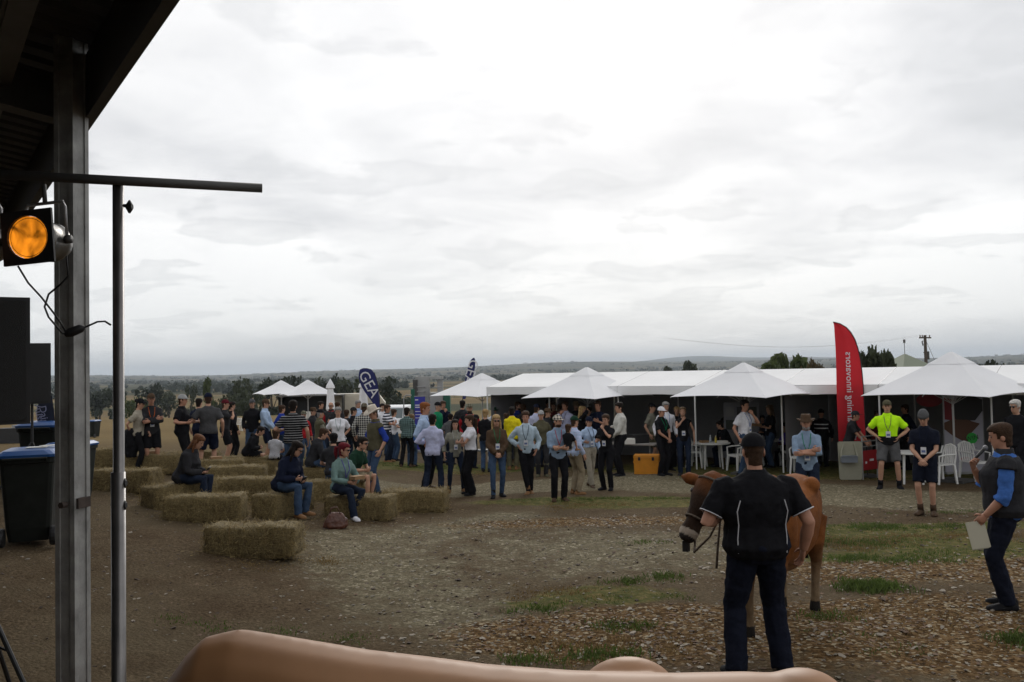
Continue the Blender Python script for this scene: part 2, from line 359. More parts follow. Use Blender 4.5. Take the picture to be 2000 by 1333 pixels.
# dry and green grass blades
def blades(name, mat, label, patches, seed=1):
    rg = np.random.default_rng(seed); Vs = []
    for (px, py, rx, ry, n, h) in patches:
        c = G(px, py); k = max(3, n//26); cx = c.x + rx*rg.normal(0, 0.5, k); cy = c.y + ry*rg.normal(0, 0.5, k)
        i = rg.integers(0, k, n); x = cx[i] + rg.normal(0, 0.075, n); y = cy[i] + rg.normal(0, 0.095, n); z = gz(x, y)
        hh = .62*h*rg.uniform(0.25, 1.1, n)**1.3; a = rg.uniform(0, 6.28, n); wd = rg.uniform(0.004, 0.008, n); ln = rg.uniform(0.2, 0.9, n)*hh
        dx, dy = np.cos(a), np.sin(a); b = rg.uniform(0, 6.28, n); ex, ey = np.cos(b)*ln, np.sin(b)*ln
        V = np.stack([np.stack([x - dx*wd, y - dy*wd, z - 0.01], -1), np.stack([x + dx*wd, y + dy*wd, z - 0.01], -1),
                      np.stack([x + dx*wd*.6 + ex*.4, y + dy*wd*.6 + ey*.4, z + hh*.6], -1), np.stack([x + ex, y + ey, z + hh], -1)], 1)
        Vs.append(V)
    return bulk(name, np.concatenate(Vs), [(0, 1, 2, 3)], 0, mat, label, 'grass')
GREEN = [(1240, 1140, .30, .16, 420, .10), (1700, 1148, .34, .22, 1500, .13), (1295, 1128, .16, .08, 320, .09), (1060, 1190, .22, .10, 330, .07), (1190, 1222, .16, .08, 260, .07), (1250, 1222, .14, .07, 200, .07),
         (1160, 1280, .30, .12, 420, .08), (1040, 1288, .22, .08, 330, .06), (700, 1250, .30, .06, 260, .05), (560, 1235, .2, .06, 120, .05), (1330, 1170, .2, .08, 160, .06), (1660, 1090, .6, .2, 600, .06), (1790, 1095, .8, .25, 800, .06), (1850, 1030, 1.0, .2, 900, .06),
         (1680, 1030, .8, .3, 1400, .06), (1750, 1060, 1.0, .35, 1500, .06), (1880, 1080, .8, .3, 1000, .06), (1620, 1060, .5, .3, 600, .06), (1150, 975, 1.8, .3, 1500, .05), (1300, 975, 1.2, .3, 900, .05), (1270, 1060, .5, .1, 260, .05), (1980, 1250, .25, .2, 400, .10), (1760, 1275, .3, .1, 160, .05), (1620, 1205, .3, .12, 260, .07), (1150, 1175, .5, .2, 420, .06),
         (860, 915, 3.5, 1.2, 3000, .06), (720, 905, 2.5, 1.2, 2000, .06), (1640, 920, 5, .8, 2500, .06), (1420, 910, 3, .8, 1200, .06), (380, 1215, .6, .12, 200, .04), (1900, 1000, 1, .15, 400, .05), (1630, 1240, .3, .15, 120, .06)]
blades('green_grass', pmat('grass_green', (0.085, 0.125, 0.026), 0.8, 0.4, 3, trans=0.3), 'short green grass tufts growing through the stony yard', GREEN, 3)
DRY = [(1150, 1160, .8, .4, 1500, .05), (1700, 1060, 1.6, .5, 3000, .05), (1850, 1050, 1.4, .4, 2400, .05), (1250, 985, 2.4, .5, 2600, .045), (1450, 1250, 2, .6, 1200, .035), (1800, 1200, 1.4, .7, 1200, .035), (250, 895, 5, 1.2, 1800, .06), (900, 925, 3.5, 1.0, 1500, .05),
       (640, 1095, .8, .2, 500, .03), (480, 1105, .8, .2, 500, .03), (700, 1040, 1.4, .2, 600, .03), (1640, 935, 4, .6, 1500, .05), (1150, 1260, .8, .3, 700, .04)]
blades('dry_grass', pmat('grass_dry', (0.22, 0.150, 0.062), 0.85, 0.35, 3, trans=0.2), 'dry straw coloured grass and fallen hay on the yard', DRY, 4)

# ------------------------------------------------------------------ trees
LEAF = [pmat('leaf_olive', (0.040, 0.050, 0.022), 0.75, 0.45, 0.9, trans=0.25), pmat('leaf_dark', (0.024, 0.034, 0.018), 0.75, 0.4, 0.8, trans=0.2), pmat('leaf_bright', (0.060, 0.082, 0.024), 0.7, 0.45, 1.2, trans=0.3), pmat('leaf_rust', (0.085, 0.062, 0.028), 0.75, 0.4, 1.2, trans=0.25)]
BARK = pmat('bark', (0.075, 0.058, 0.044), 0.9, 0.4, 3, 0.6, 12)
def crown_mesh(name, lobes, n, leaf, seed):
    rg = np.random.default_rng(seed); lob = np.array(lobes, float); vol = lob[:, 3]*lob[:, 4]*lob[:, 5]; i = rg.choice(len(lob), n, p=vol**0.7/np.sum(vol**0.7))
    d = rg.normal(0, 1, (n, 3)); d /= np.linalg.norm(d, axis=1)[:, None]
    r = rg.uniform(0.45, 1.06, n)**0.6; gap = np.sin(d[:, 0]*9 + i*3) + np.sin(d[:, 1]*8 + i) + np.sin(d[:, 2]*9 + 2*i)
    r = np.where(gap > 1.1, r*0.72, r)
    c = lob[i, :3] + d*lob[i, 3:6]*r[:, None]
    a = rg.normal(0, 1, (n, 3)); a /= np.linalg.norm(a, axis=1)[:, None]; b2 = np.cross(a, rg.normal(0, 1, (n, 3))); b2 /= np.linalg.norm(b2, axis=1)[:, None]
    s = leaf*rg.uniform(0.5, 1.4, n)[:, None]
    V = np.stack([c - a*s - b2*s*.5, c + a*s*.6 - b2*s*.6, c + a*s*1.1 + b2*s*.5, c - a*s*.5 + b2*s*.7], 1)
    me = bpy.data.meshes.new(name); me.vertices.add(n*4); me.vertices.foreach_set('co', V.astype(np.float32).ravel())
    me.loops.add(n*4); me.loops.foreach_set('vertex_index', np.arange(n*4, dtype=np.int32)); me.polygons.add(n); me.polygons.foreach_set('loop_start', np.arange(0, n*4, 4, dtype=np.int32)); me.update(calc_edges=True)
    return me
def lobes_for(kind, rg):
    L = []
    if kind == 'round':
        for k in range(9): a = rg.uniform(0, 6.28); q = rg.uniform(0.05, 0.32); L.append((q*math.cos(a), q*math.sin(a), rg.uniform(0.24, 0.80), rg.uniform(.15, .26), rg.uniform(.15, .26), rg.uniform(.12, .20)))
    elif kind == 'tall':
        for k in range(10): z = 0.25 + 0.7*k/10; q = 0.20*(1 - 0.7*abs(z - 0.5)); a = rg.uniform(0, 6.28); L.append((q*.4*math.cos(a), q*.4*math.sin(a), z, q, q, .12))
    elif kind == 'dome':
        for k in range(16): a = rg.uniform(0, 6.28); q = 0.52*math.sqrt(rg.random()); L.append((q*math.cos(a), q*math.sin(a), 0.82 - 0.7*q*q - rg.random()*.12, rg.uniform(.13, .22), rg.uniform(.13, .22), rg.uniform(.08, .15)))
        for k in range(5): a = k*1.256; L.append((.35*math.cos(a), .35*math.sin(a), .5, .28, .28, .22))
    elif kind == 'bush':
        for k in range(11): a = rg.uniform(0, 6.28); q = rg.uniform(0.1, 0.55); L.append((q*math.cos(a), q*math.sin(a), rg.uniform(0.42, 0.80 - 0.25*q), rg.uniform(.18, .30), rg.uniform(.18, .30), rg.uniform(.15, .25)))
    else:
        for k in range(7): a = rg.uniform(0, 6.28); q = rg.uniform(0.1, 0.36); L.append((q*math.cos(a), q*math.sin(a), rg.uniform(0.55, 0.92), rg.uniform(.09, .17), rg.uniform(.09, .17), rg.uniform(.06, .11)))
    return L
PROTO = {}
def tree_mesh(kind, variant, n, leaf, lm):
    key = (kind, variant, n, lm)
    if key not in PROTO:
        rg = random.Random(hash(kind) % 1000 if False else variant*17 + len(kind)*101); L = lobes_for(kind, rg)
        cm = crown_mesh('crown', L, n, leaf, variant + 5); cm.materials.append(LEAF[lm])
        mb = MB(); bend = rg.uniform(-.03, .03)
        mb.tube([(0, 0, -.04), (bend, 0, .2), (bend*.5, bend, .45), (0, 0, .7)], [.035, .026, .018, .006], 7)
        for l in L[:7]: mb.tube([(bend*.7, 0, .22 + .25*rg.random()), ((l[0])*.5, l[1]*.5, (l[2] + .3)*.5 + .05), l[:3]], [.014, .010, .004], 5)
        PROTO[key] = (cm, mb.mesh('trunk')); PROTO[key][1].materials.append(BARK)
    return PROTO[key]
def tree(name, label, loc, h, wd, kind='round', variant=0, n=700, leaf=0.035, lm=0, group='trees on the valley side', cat='tree'):
    cm, tm = tree_mesh(kind, variant, n, leaf, lm); r = thing(name, label, cat, loc, RNG.uniform(0, 6.28), group)
    for nm, me_ in (('crown', cm), ('trunk', tm)):
        o = bpy.data.objects.new(nm, me_); COL.objects.link(o); o.parent = r; o.scale = (wd, wd, h)
    return r
def tree_px(px, base, top, dep, **k):
    p = at(px, base, dep); zt = at(px, top, dep).z; z0 = gzf(p.x, p.y); return dict(loc=(p.x, p.y, z0), h=max(zt - z0, 1.0), **k)
TREES = [ # px, top row, depth, width in px, kind, variant, leaf, label
 (195, 752, 330, 60, 'round', 1, 1, 'dark spreading tree on the plain left of the low hedge row'),
 (225, 757, 300, 50, 'round', 2, 1, 'squat dark tree in the row behind the paddock'),
 (268, 765, 190, 36, 'bush', 3, 2, 'light green bush behind the woman in the beige tee'),
 (300, 748, 320, 70, 'round', 4, 1, 'broad dark tree behind the man in the brown cap'),
 (330, 757, 340, 56, 'round', 1, 0, 'grey green tree standing in the middle of the plain'),
 (374, 748, 300, 26, 'round', 2, 0, 'slim grey green tree behind the black polo man'),
 (406, 733, 165, 40, 'tall', 3, 2, 'tall pointed green conifer behind the man in the grey tee'),
 (430, 758, 170, 40, 'bush', 5, 0, 'round bush at the foot of the pointed conifer'),
 (482, 729, 190, 62, 'round', 6, 0, 'open crowned gum tree left of the small umbrellas'),
 (455, 750, 200, 36, 'round', 4, 1, 'dark leaning tree beside the open gum tree'),
 (475, 771, 175, 30, 'bush', 2, 0, 'low green bush under the gum tree'),
 (530, 735, 210, 60, 'round', 2, 1, 'dark tree rising over the first small umbrella'),
 (572, 722, 215, 62, 'round', 6, 1, 'tallest dark gum tree behind the two small umbrellas'),
 (612, 727, 220, 60, 'round', 1, 0, 'gum tree behind the second small umbrella peak'),
 (648, 730, 220, 46, 'round', 4, 1, 'dark gum tree behind the first folded umbrella'),
 (683, 735, 215, 50, 'round', 2, 0, 'gum tree left of the blue teardrop flag'),
 (762, 733, 170, 62, 'round', 3, 1, 'dense dark round tree right of the blue teardrop flag'),
 (740, 770, 150, 40, 'bush', 5, 0, 'low bush in front of the dense round tree'),
 (790, 765, 160, 50, 'bush', 1, 1, 'dark scrub beside the stainless steel tower'),
 (1345, 705, 260, 46, 'open', 2, 0, 'thin open gum tree far behind the long white tent'),
 (1305, 715, 300, 30, 'open', 4, 0, 'small open gum tree far beyond the tent ridge'),
 (1380, 716, 230, 40, 'bush', 4, 1, 'low dark shrub beyond the tent ridge'),
]
for i, (px, top, dep, wpx, kind, var, lm, lab) in enumerate(TREES):
    d = tree_px(px, top + 40, top, dep); tree('gum_tree' if kind != 'bush' else 'bush', lab, d['loc'], d['h'], wpx/FPX*dep*(1.0 if px < 440 else 1.25), kind, var, 900, 0.04, lm, cat='tree' if kind != 'bush' else 'bush')
for (px, top, dep, wpx, kind, var, lm, lab, n, lf) in [
 (1538, 679, 44, 120, 'dome', 7, 2, 'rounded bright green shrub behind the tent ridge', 4200, .05), (1588, 692, 42, 60, 'dome', 9, 3, 'rust tinged shrub beside the rounded green one', 1600, .05),
 (1708, 661, 40, 76, 'dome', 8, 0, 'dark upright bush behind the red feather flag', 3000, .05), (1908, 690, 60, 60, 'dome', 6, 0, 'low hedge bush right of the green hut roof', 1500, .05), (1945, 695, 62, 50, 'dome', 5, 1, 'dark hedge bush beyond the largest umbrella', 1500, .05)]:
    p = at(px, 760, dep); zt = at(px, top, dep).z; z0 = gzf(p.x, p.y)
    tree('shrub', lab, (p.x, p.y, z0), (zt - z0)*1.02, wpx/FPX*dep*0.80, kind, var, n, lf, lm, 'shrubs behind the tent', 'shrub')
# far woodland as one mass
rg = np.random.default_rng(11); Vs = []
nT = 6500; rr = 800*(8.0**rg.uniform(0, 1, nT)); aa = rg.uniform(-0.75, 0.75, nT)
cl_ = np.sin(rr*0.004*np.cos(aa) + 3*aa) + np.sin(rr*0.0061 + aa*17) + 0.7*np.sin(aa*41 + rr*.002)
kp = cl_ + rg.normal(0, 0.5, nT) > 0.15; rr, aa = rr[kp], aa[kp]; x, y = rr*np.sin(aa), rr*np.cos(aa); z = gz(x, y); k = len(x)
M_ = 20; d = rg.normal(0, 1, (k, M_, 3)); d /= np.linalg.norm(d, axis=2)[..., None]; hh = rg.uniform(3.5, 8, k); ww = hh*rg.uniform(0.5, 1.5, k)*(1 + rr/3500)
c = np.stack([x[:, None] + d[..., 0]*ww[:, None]*.7, y[:, None] + d[..., 1]*ww[:, None]*.7, z[:, None] + hh[:, None]*(.55 + .45*d[..., 2])], -1).reshape(-1, 3)
n_ = len(c); a = rg.normal(0, 1, (n_, 3)); a /= np.linalg.norm(a, axis=1)[:, None]; b2 = np.cross(a, rg.normal(0, 1, (n_, 3))); b2 /= np.linalg.norm(b2, axis=1)[:, None]; s = np.repeat(hh*.33, M_)[:, None]*rg.uniform(.6, 1.3, (n_, 1))
bulk('far_woodland', np.stack([c - a*s - b2*s*.6, c + a*s - b2*s*.7, c + a*s + b2*s*.6, c - a*s*.8 + b2*s*.7], 1), [(0, 1, 2, 3)], 0, LEAF[1], 'dark scattered trees and woods over the far valley plain', 'woodland')
# still air of the valley
haze = MB(); haze.box((0, 8000, 95), (40000, 22000, 240))
hm = bpy.data.materials.new('haze_air'); hm.use_nodes = True; t = hm.node_tree; t.nodes.clear()
pvn = N(t, 'ShaderNodeVolumePrincipled'); pvn.inputs['Color'].default_value = (0.78, 0.87, 0.97, 1); pvn.inputs['Density'].default_value = 1.05e-4; pvn.inputs['Anisotropy'].default_value = 0.2
t.links.new(pvn.outputs[0], N(t, 'ShaderNodeOutputMaterial').inputs['Volume'])
HZ = obj('haze', haze, hm); setp(HZ, 'thin blue haze lying over the valley', 'haze', kind='stuff')
# ------------------------------------------------------------------ common materials
STEEL = pmat('galvanised_steel', (0.30, 0.30, 0.30), 0.45, 0.25, 5, 0.1, 20, metal=0.55)
DSTEEL = pmat('dark_steel', (0.075, 0.073, 0.070), 0.6, 0.3, 4, metal=0.3)
BLACK = pmat('black_plastic', (0.012, 0.012, 0.013), 0.55, 0.2, 8)
WHITEP = pmat('white_plastic', (0.72, 0.72, 0.70), 0.4, 0.05, 5)
CANVAS = pmat('white_canvas', (0.86, 0.86, 0.86), 0.85, 0.04, 1.2, 0.12, 3, trans=0.10)
CHROME = pmat('chrome_tube', (0.20, 0.19, 0.185), 0.36, 0.2, 9, metal=0.8)
PAPER = pmat('paper', (0.72, 0.71, 0.66), 0.8)
KRAFT = pmat('kraft_card', (0.28, 0.17, 0.085), 0.85, 0.15, 6)
def upto(p, zt): return (p[0], p[1], zt)
# ------------------------------------------------------------------ open shed over the photographer
EU = Vector((-0.567, 0.823, 0)); EN = Vector((0.823, 0.567, 0))      # along the eave, outward
e0 = at(176, 255, 4.56); ZE = e0.z
shed = thing('open_shed', 'dark open steel shed roof carried on a galvanised post', 'shed', (0, 0, 0))
def epoint(u, n, z): return Vector((e0.x, e0.y, 0)) + EU*u + EN*n + Vector((0, 0, z))
RM = Matrix((EU, EN, Vector((0, 0, 1)))).transposed()
ROOFM = pmat('roof_sheet', (0.055, 0.055, 0.055), 0.6, 0.3, 2)
FASC = pmat('fascia_paint', (0.045, 0.043, 0.040), 0.6, 0.3, 2)
mb = MB(); mb.box(epoint(-2, -0.03, ZE + 0.16), (26, 0.05, 0.32), RM); mb.box(epoint(-2, 0.03, ZE + 0.30), (26, 0.14, 0.04), RM); obj('fascia', mb, FASC, shed)
mb = MB(); mb.box(epoint(-2, -0.45, ZE + 0.27), (26, 0.06, 0.17), RM); mb.box(epoint(-2, -0.415, ZE + 0.18), (26, 0.10, 0.012), RM); obj('purlin', mb, pmat('purlin_grey', (0.11, 0.11, 0.105), 0.55, 0.25, 3, metal=0.3), shed)
for k in (1.6, 2.9, 4.2, 5.5, 6.8):
    mb = MB(); mb.box(epoint(-2, -k, ZE + 0.30 + 0.16*k), (26, 0.06, 0.15), RM); obj('purlin', mb, DSTEEL, shed)
SL = 0.16
for kk in range(13):                # ribbed roof sheets, one after the other along the eave
    u0 = -15 + kk*2; mb = MB(); top = []
    xs = []
    for r in range(10): xs += [(r*0.2, 0), (r*0.2 + 0.11, 0), (r*0.2 + 0.13, 0.03), (r*0.2 + 0.18, 0.03)]
    xs.append((2.0, 0)); a = [epoint(u0 + x, 0.06, ZE + 0.34 + z) for x, z in xs]; b_ = [epoint(u0 + x, -9, ZE + 0.34 + z + 9*SL) for x, z in xs]
    mb.loft([a, b_], False, 0, False); obj('roof_sheet', mb, ROOFM, shed)
for uu in (0.02, 4.6, -4.8, 9.2):
    mb = MB(); rm = RM @ Matrix.Rotation(-math.atan(SL), 3, 'X'); c = epoint(uu, -4.4, ZE + 0.12 + 4.4*SL)
    for dz, wd, th in ((0, 0.012, 0.22), (0.11, 0.12, 0.012), (-0.11, 0.12, 0.012)): mb.box(c + Vector((0, 0, dz)), (wd, 8.8, th), rm)
    obj('rafter', mb, DSTEEL, shed)
mb = MB(); mb.box(epoint(-2, -8.6, (ZE + 1.6)/2), (26, 0.06, ZE + 1.6), RM); obj('rear_wall', mb, FASC, shed)
pp = at(141, 700, 4.3); pz = gzf(pp.x, pp.y); pt = at(141, 60, 4.3).z; ca = math.atan2(-pp.x, pp.y) + R(-40)   # post turned so that two sides show
prot = Matrix.Rotation(ca, 3, 'Z')
PG = pmat('post_galvanised', (0.29, 0.29, 0.28), 0.6, 0.35, 7, 0.15, 25, metal=0.2)
mb = MB(); hgt_ = pt - pz + 0.5; c = Vector((pp.x, pp.y, pz + hgt_/2))
mb.box(c, (0.096, 0.096, hgt_), prot)
for s1 in (-1, 1):
    for s2 in (-1, 1): mb.box(c + prot @ Vector((s1*0.042, s2*0.042, 0)), (0.026, 0.026, hgt_ - 0.004), prot)
obj('post', mb, PG, shed)
mb = MB(); pb = at(160, 985, 4.23); mb.box(Vector((pp.x, pp.y, pb.z)) + prot @ Vector((0.053, 0.0, 0)), (0.03, 0.085, 0.05), prot); mb.tube([Vector((pp.x, pp.y, pb.z)) + prot @ Vector((0.02, y_, 0)) for y_ in (-0.07, -0.105)], 0.016, 6)
obj('bracket', mb, pmat('rusty_bracket', (0.045, 0.032, 0.026), 0.8, 0.5, 20), shed)
mb = MB(); mb.box((pp.x, pp.y, pt + 0.12), (0.2, 0.2, 0.16), prot); obj('post_cap', mb, DSTEEL, shed)
for uu in (5.0, -5.0):
    q_ = epoint(uu, -0.25, 0); mb = MB(); mb.box((q_.x, q_.y, (gzf(q_.x, q_.y) + ZE + 0.2)/2), (0.12, 0.12, ZE + 0.2 - gzf(q_.x, q_.y)), RM); obj('post', mb, PG, shed)

# ------------------------------------------------------------------ lighting stand, lamps, cable, speakers
sp = at(231, 366, 3.0); zb = sp.z; g0 = at(231, 700, 3.0)
stand = thing('lighting_stand', 'tall chrome lighting stand with a level tee bar on top', 'stand', (sp.x, sp.y, gzf(sp.x, sp.y)))
H0 = zb - stand.location.z
def loc_(p): return Vector(p) - stand.location
mb = MB(); mb.tube([(-0.012, 0, 0.22), (0, 0, H0 + 0.025)], 0.0185, 14); obj('pole', mb, CHROME, stand, True)
zc_ = at(217, 940, 3.0).z - stand.location.z
mb = MB(); mb.tube([(-0.012, 0, 0.2), (-0.006, 0, zc_ + 0.03)], 0.0235, 14); obj('outer_tube', mb, CHROME, stand, True)
b0 = loc_(at(-60, 338, 2.83)); b1 = loc_(at(512, 368, 3.13)); ax = (b1 - b0).normalized()
mb = MB(); n = 16; side = Vector((0, 0, 1)).cross(ax).normalized(); upv = ax.cross(side)
ringo = lambda p, r: [p + (side*math.cos(6.2832*k/n) + upv*math.sin(6.2832*k/n))*r for k in range(n)]
mb.loft([ringo(b1 - ax*0.002, 0.0), ringo(b1 - ax*0.08, 0.013), ringo(b1, 0.0135), ringo(b1, 0.0165), ringo(b0, 0.0165)], True); obj('crossbar', mb, DSTEEL, stand, True)
for (px, py) in ((253, 402), (241, 942), (241, 985)):
    q_ = loc_(at(px, py, 3.0)); x0 = q_.x - 0.03; mb = MB(); mb.tube([(x0 - 0.012, q_.y, q_.z), (x0 + 0.02, q_.y, q_.z)], 0.006, 8); mb.loft([[Vector((x0 + 0.018 + e, q_.y + 0.01*math.cos(t_), q_.z - 0.004 + w_*math.sin(t_))) for t_ in [6.2832*k/8 for k in range(8)]] for e, w_ in ((0, .006), (.008, .022), (.014, .024), (.022, .010))]); obj('knob', mb, BLACK, stand)
for k in range(3):
    a = k*2.094 + 0.5; mb = MB(); mb.tube([(-0.012, 0, 0.75), (0.55*math.cos(a), 0.55*math.sin(a), 0.015)], 0.012, 8); mb.tube([(-0.012, 0, 0.25), (0.30*math.cos(a), 0.30*math.sin(a), 0.33)], 0.008, 6); obj('leg', mb, DSTEEL, stand)

def par_can(label, lens_px, dep, ysz, yaw, lit=True):
    c = at(*lens_px, dep); L = thing('stage_lamp', label, 'lamp', c); s = ysz
    M = Matrix.Rotation(yaw, 4, 'Z') @ Matrix.Rotation(R(-4), 4, 'Y')          # local -Y is where the lamp points
    prof = [(0.0, .098), (.05, .100), (.055, .106), (.075, .106), (.08, .099), (.17, .097), (.18, .102), (.195, .102), (.20, .09), (.25, .075), (.275, .04), (.28, .002)]
    mb = MB(); mb.loft([[M @ Vector((r*s*math.cos(t_), y_*s, r*s*math.sin(t_))) for t_ in [6.2832*k/24 for k in range(24)]] for y_, r in prof], True)
    obj('can', mb, pmat('lamp_can', (0.20, 0.19, 0.175), 0.35, 0.3, 9, metal=0.7), L, True)
    mb = MB(); rin, ro = .108*s, .135*s; k_ = 24; A_ = []
    for y_ in (-.012*s, .002*s):
        A_.append([M @ Vector((rin*math.cos(6.2832*k/k_), y_, rin*math.sin(6.2832*k/k_))) for k in range(k_)])
        sq = []
        for k in range(k_):
            cx, sx_ = math.cos(6.2832*k/k_), math.sin(6.2832*k/k_); q_ = ro/max(abs(cx), abs(sx_)); sq.append(M @ Vector((q_*cx, y_, q_*sx_)))
        A_.append(sq)
    mb.loft([A_[0], A_[1], A_[3], A_[2], A_[0]], False); obj('gel_frame', mb, BLACK, L)
    mb = MB(); mb.loft([[M @ Vector((r*s*math.cos(6.2832*k/24), y_*s, r*s*math.sin(6.2832*k/24))) for k in range(24)] for r, y_ in ((.107, .002), (.06, -.006), (.002, -.009))], False)
    lm = MATS.get('amber_gel')
    if not lm:
        lm = pmat('amber_gel', (0.75, 0.24, 0.015), 0.25, 0.35, 14); t = lm.node_tree; bb = t.nodes['Principled BSDF']; bb.inputs['Emission Color'].default_value = (1.0, 0.30, 0.015, 1)
        cg = N(t, 'ShaderNodeTexCoord').outputs['Object']; t.links.new(RAMP(t, NOISE(t, cg, 16, 3, 0.5, 0.6), [(0.35, 0.08), (0.65, 0.95)]), bb.inputs['Emission Strength'])
    obj('gel', mb, lm, L, True)
    mb = MB(); mb.tube([M @ Vector((s1*.108*s, .15*s, z_*s)) for s1, z_ in ((1, 0), (1, .17), (.9, .2), (-.9, .2), (-1, .17), (-1, 0))], .009*s, 6); obj('yoke', mb, STEEL, L, True)
    mb = MB(); mb.tube([M @ Vector((0, .15*s, .2*s)), M @ Vector((0, .15*s, .30*s))], .012*s, 8); obj('hook', mb, DSTEEL, L, True)
    for s1 in (-1, 1):
        mb = MB(); mb.tube([M @ Vector((s1*.10*s, .15*s, 0)), M @ Vector((s1*.13*s, .15*s, 0))], .022*s, 10); obj('knob', mb, DSTEEL, L, True)
    return L
par_can('round metal stage lamp glowing amber through its square gel frame', (56, 464), 2.86, 0.66, R(-6))
par_can('dim stage lamp at the far end of the tee bar beside the amber one', (-75, 470), 2.80, 0.66, R(-6))
mb = MB(); cp = [at(x, y, d_) for x, y, d_ in ((130, 500, 2.93), (133, 540, 2.95), (118, 556, 2.96), (95, 575, 2.96), (87, 600, 2.96), (95, 620, 2.97), (112, 640, 2.98), (122, 652, 2.99), (135, 652, 3.0), (150, 645, 3.0), (170, 638, 3.0), (190, 629, 3.0), (205, 628, 3.0), (216, 635, 2.99))]
mb.tube(cp, 0.0035, 6); mb.tube([at(x, y, d_) for x, y, d_ in ((35, 520, 2.87), (55, 553, 2.88), (80, 580, 2.9), (105, 612, 2.95), (118, 630, 2.98), (128, 648, 2.99))], 0.0035, 6)
cab = thing('power_cable', 'thin black lamp cable looping from the amber lamp to the stand pole', 'cable', (0, 0, 0)); obj('cord', mb, BLACK, cab, True)
mb = MB(); mb.tube([at(128, 655, 2.99), at(137, 650, 2.99), at(158, 642, 3.0), at(166, 640, 3.0)], [.008, .017, .015, .006], 10); obj('plug', mb, BLACK, cab, True)

def speaker(label, rect, dep, depth_m, grille=True):
    x0, x1, y0, y1 = rect; a = at(x0, y1, dep); b_ = at(x1, y0, dep); gzz = gzf((a.x + b_.x)/2, dep)
    L = thing('loudspeaker', label, 'loudspeaker', ((a.x + b_.x)/2, dep, gzz)); hh = b_.z - a.z; ww = b_.x - a.x; zc = (a.z + b_.z)/2 - gzz
    mb = MB(); mb.box((0, depth_m/2, zc), (ww, depth_m, hh)); obj('cabinet', mb, BLACK, L)
    mb = MB(); mb.box((0, -0.009, zc), (ww*0.92, 0.018, hh*0.94)); obj('grille', mb, pmat('speaker_grille', (0.018, 0.018, 0.018), 0.7, bump=0.5, bscale=300), L)
    mb = MB(); mb.tube([(0, depth_m/2, a.z - gzz), (0, depth_m/2, 0.5)], 0.02, 10); obj('pole', mb, BLACK, L)
    L.rotation_euler[2] = math.atan2(-L.location.x, dep)
    for k in range(3):
        t_ = k*2.094 - 0.9; mb = MB(); mb.tube([(0, depth_m/2, 0.98), (0.62*math.cos(t_), depth_m/2 + 0.62*math.sin(t_), 0.02)], 0.016, 8); mb.tube([(0, depth_m/2, 0.55), (0.33*math.cos(t_), depth_m/2 + 0.33*math.sin(t_), 0.47)], 0.009, 6); obj('leg', mb, BLACK, L)
speaker('large black loudspeaker on a tripod in front of the bins', (-150, 45, 577, 835), 5.8, 0.4)
speaker('smaller black loudspeaker standing behind the large one', (30, 95, 670, 790), 14.0, 0.45)

# ------------------------------------------------------------------ wheelie bins
LIDM = pmat('bin_lid_blue', (0.020, 0.085, 0.27), 0.35, 0.1, 5); BINM = pmat('bin_green_black', (0.012, 0.014, 0.012), 0.6, 0.3, 5, spec=.2)
def wheelie_bin(label, px, py, rz, sc=1.0):
    p = G(px, py); L = thing('wheelie_bin', label, 'bin', p, rz, 'wheelie bins by the shed')
    def rr(w_, d_, z_, yo=0.0, c_=0.05):
        o = []
        for sx_, sy in ((1, 1), (-1, 1), (-1, -1), (1, -1)):
            for k in range(3): a = {(1, 1): 0, (-1, 1): 1.571, (-1, -1): 3.1416, (1, -1): 4.712}[(sx_, sy)] + k*0.785; o.append(Vector(((sx_*(w_/2 - c_) + c_*math.cos(a))*sc, (yo + sy*(d_/2 - c_) + c_*math.sin(a))*sc, z_*sc)))
        return o
    mb = MB(); mb.loft([rr(.42, .46, .05, -.02), rr(.46, .52, .2, -.01), rr(.55, .66, .93), rr(.58, .72, .94), rr(.58, .72, 1.0)]); obj('body', mb, BINM, L)
    mb = MB(); mb.loft([rr(.6, .76, 1.0, 0, .06), rr(.61, .78, 1.03, 0, .06), rr(.5, .66, 1.075, 0, .08), rr(.3, .4, 1.085, 0, .08)]); lid = obj('lid', mb, LIDM, L)
    mb = MB(); mb.tube([(-.22*sc, .43*sc, .99*sc), (.22*sc, .43*sc, .99*sc)], .016*sc, 8)
    for s1 in (-1, 1): mb.tube([(s1*.2*sc, .43*sc, .99*sc), (s1*.2*sc, .33*sc, .95*sc)], .014*sc, 6)
    obj('handle', mb, BINM, L)
    for s1 in (-1, 1):
        mb = MB(); mb.loft([[Vector((s1*x_*sc, (.27 + r*math.cos(t_))*sc, (.11 + r*math.sin(t_))*sc)) for t_ in [6.2832*k/18 for k in range(18)]] for x_, r in ((.23, .06), (.23, .105), (.25, .11), (.285, .11), (.295, .1), (.295, .05))]); obj('wheel', mb, BLACK, L)
    return L
wheelie_bin('blue lidded wheelie bin with a scrap of paper on its lid', 62, 1060, R(200), 1.12)
q_ = G(62, 1060); mb = MB(); mb.box((0, 0, 0), (.24, .16, .006)); mb.box((.12, .1, .01), (.2, .12, .006), Matrix.Rotation(0.6, 3, 'Z')); setp(obj('paper_scrap', mb, PAPER, loc=(q_.x + .1, q_.y - .05, q_.z + 1.225), rz=0.3), 'white paper scrap lying on the blue bin lid', 'paper')
wheelie_bin('blue lidded wheelie bin tucked behind the one with paper', 92, 965, R(185), 1.17)
wheelie_bin('blue lidded wheelie bin half hidden by the galvanised post', 140, 985, R(175), 0.95)
wheelie_bin('lone blue lidded bin standing out on the grey track', 183, 855, R(170), 0.98)

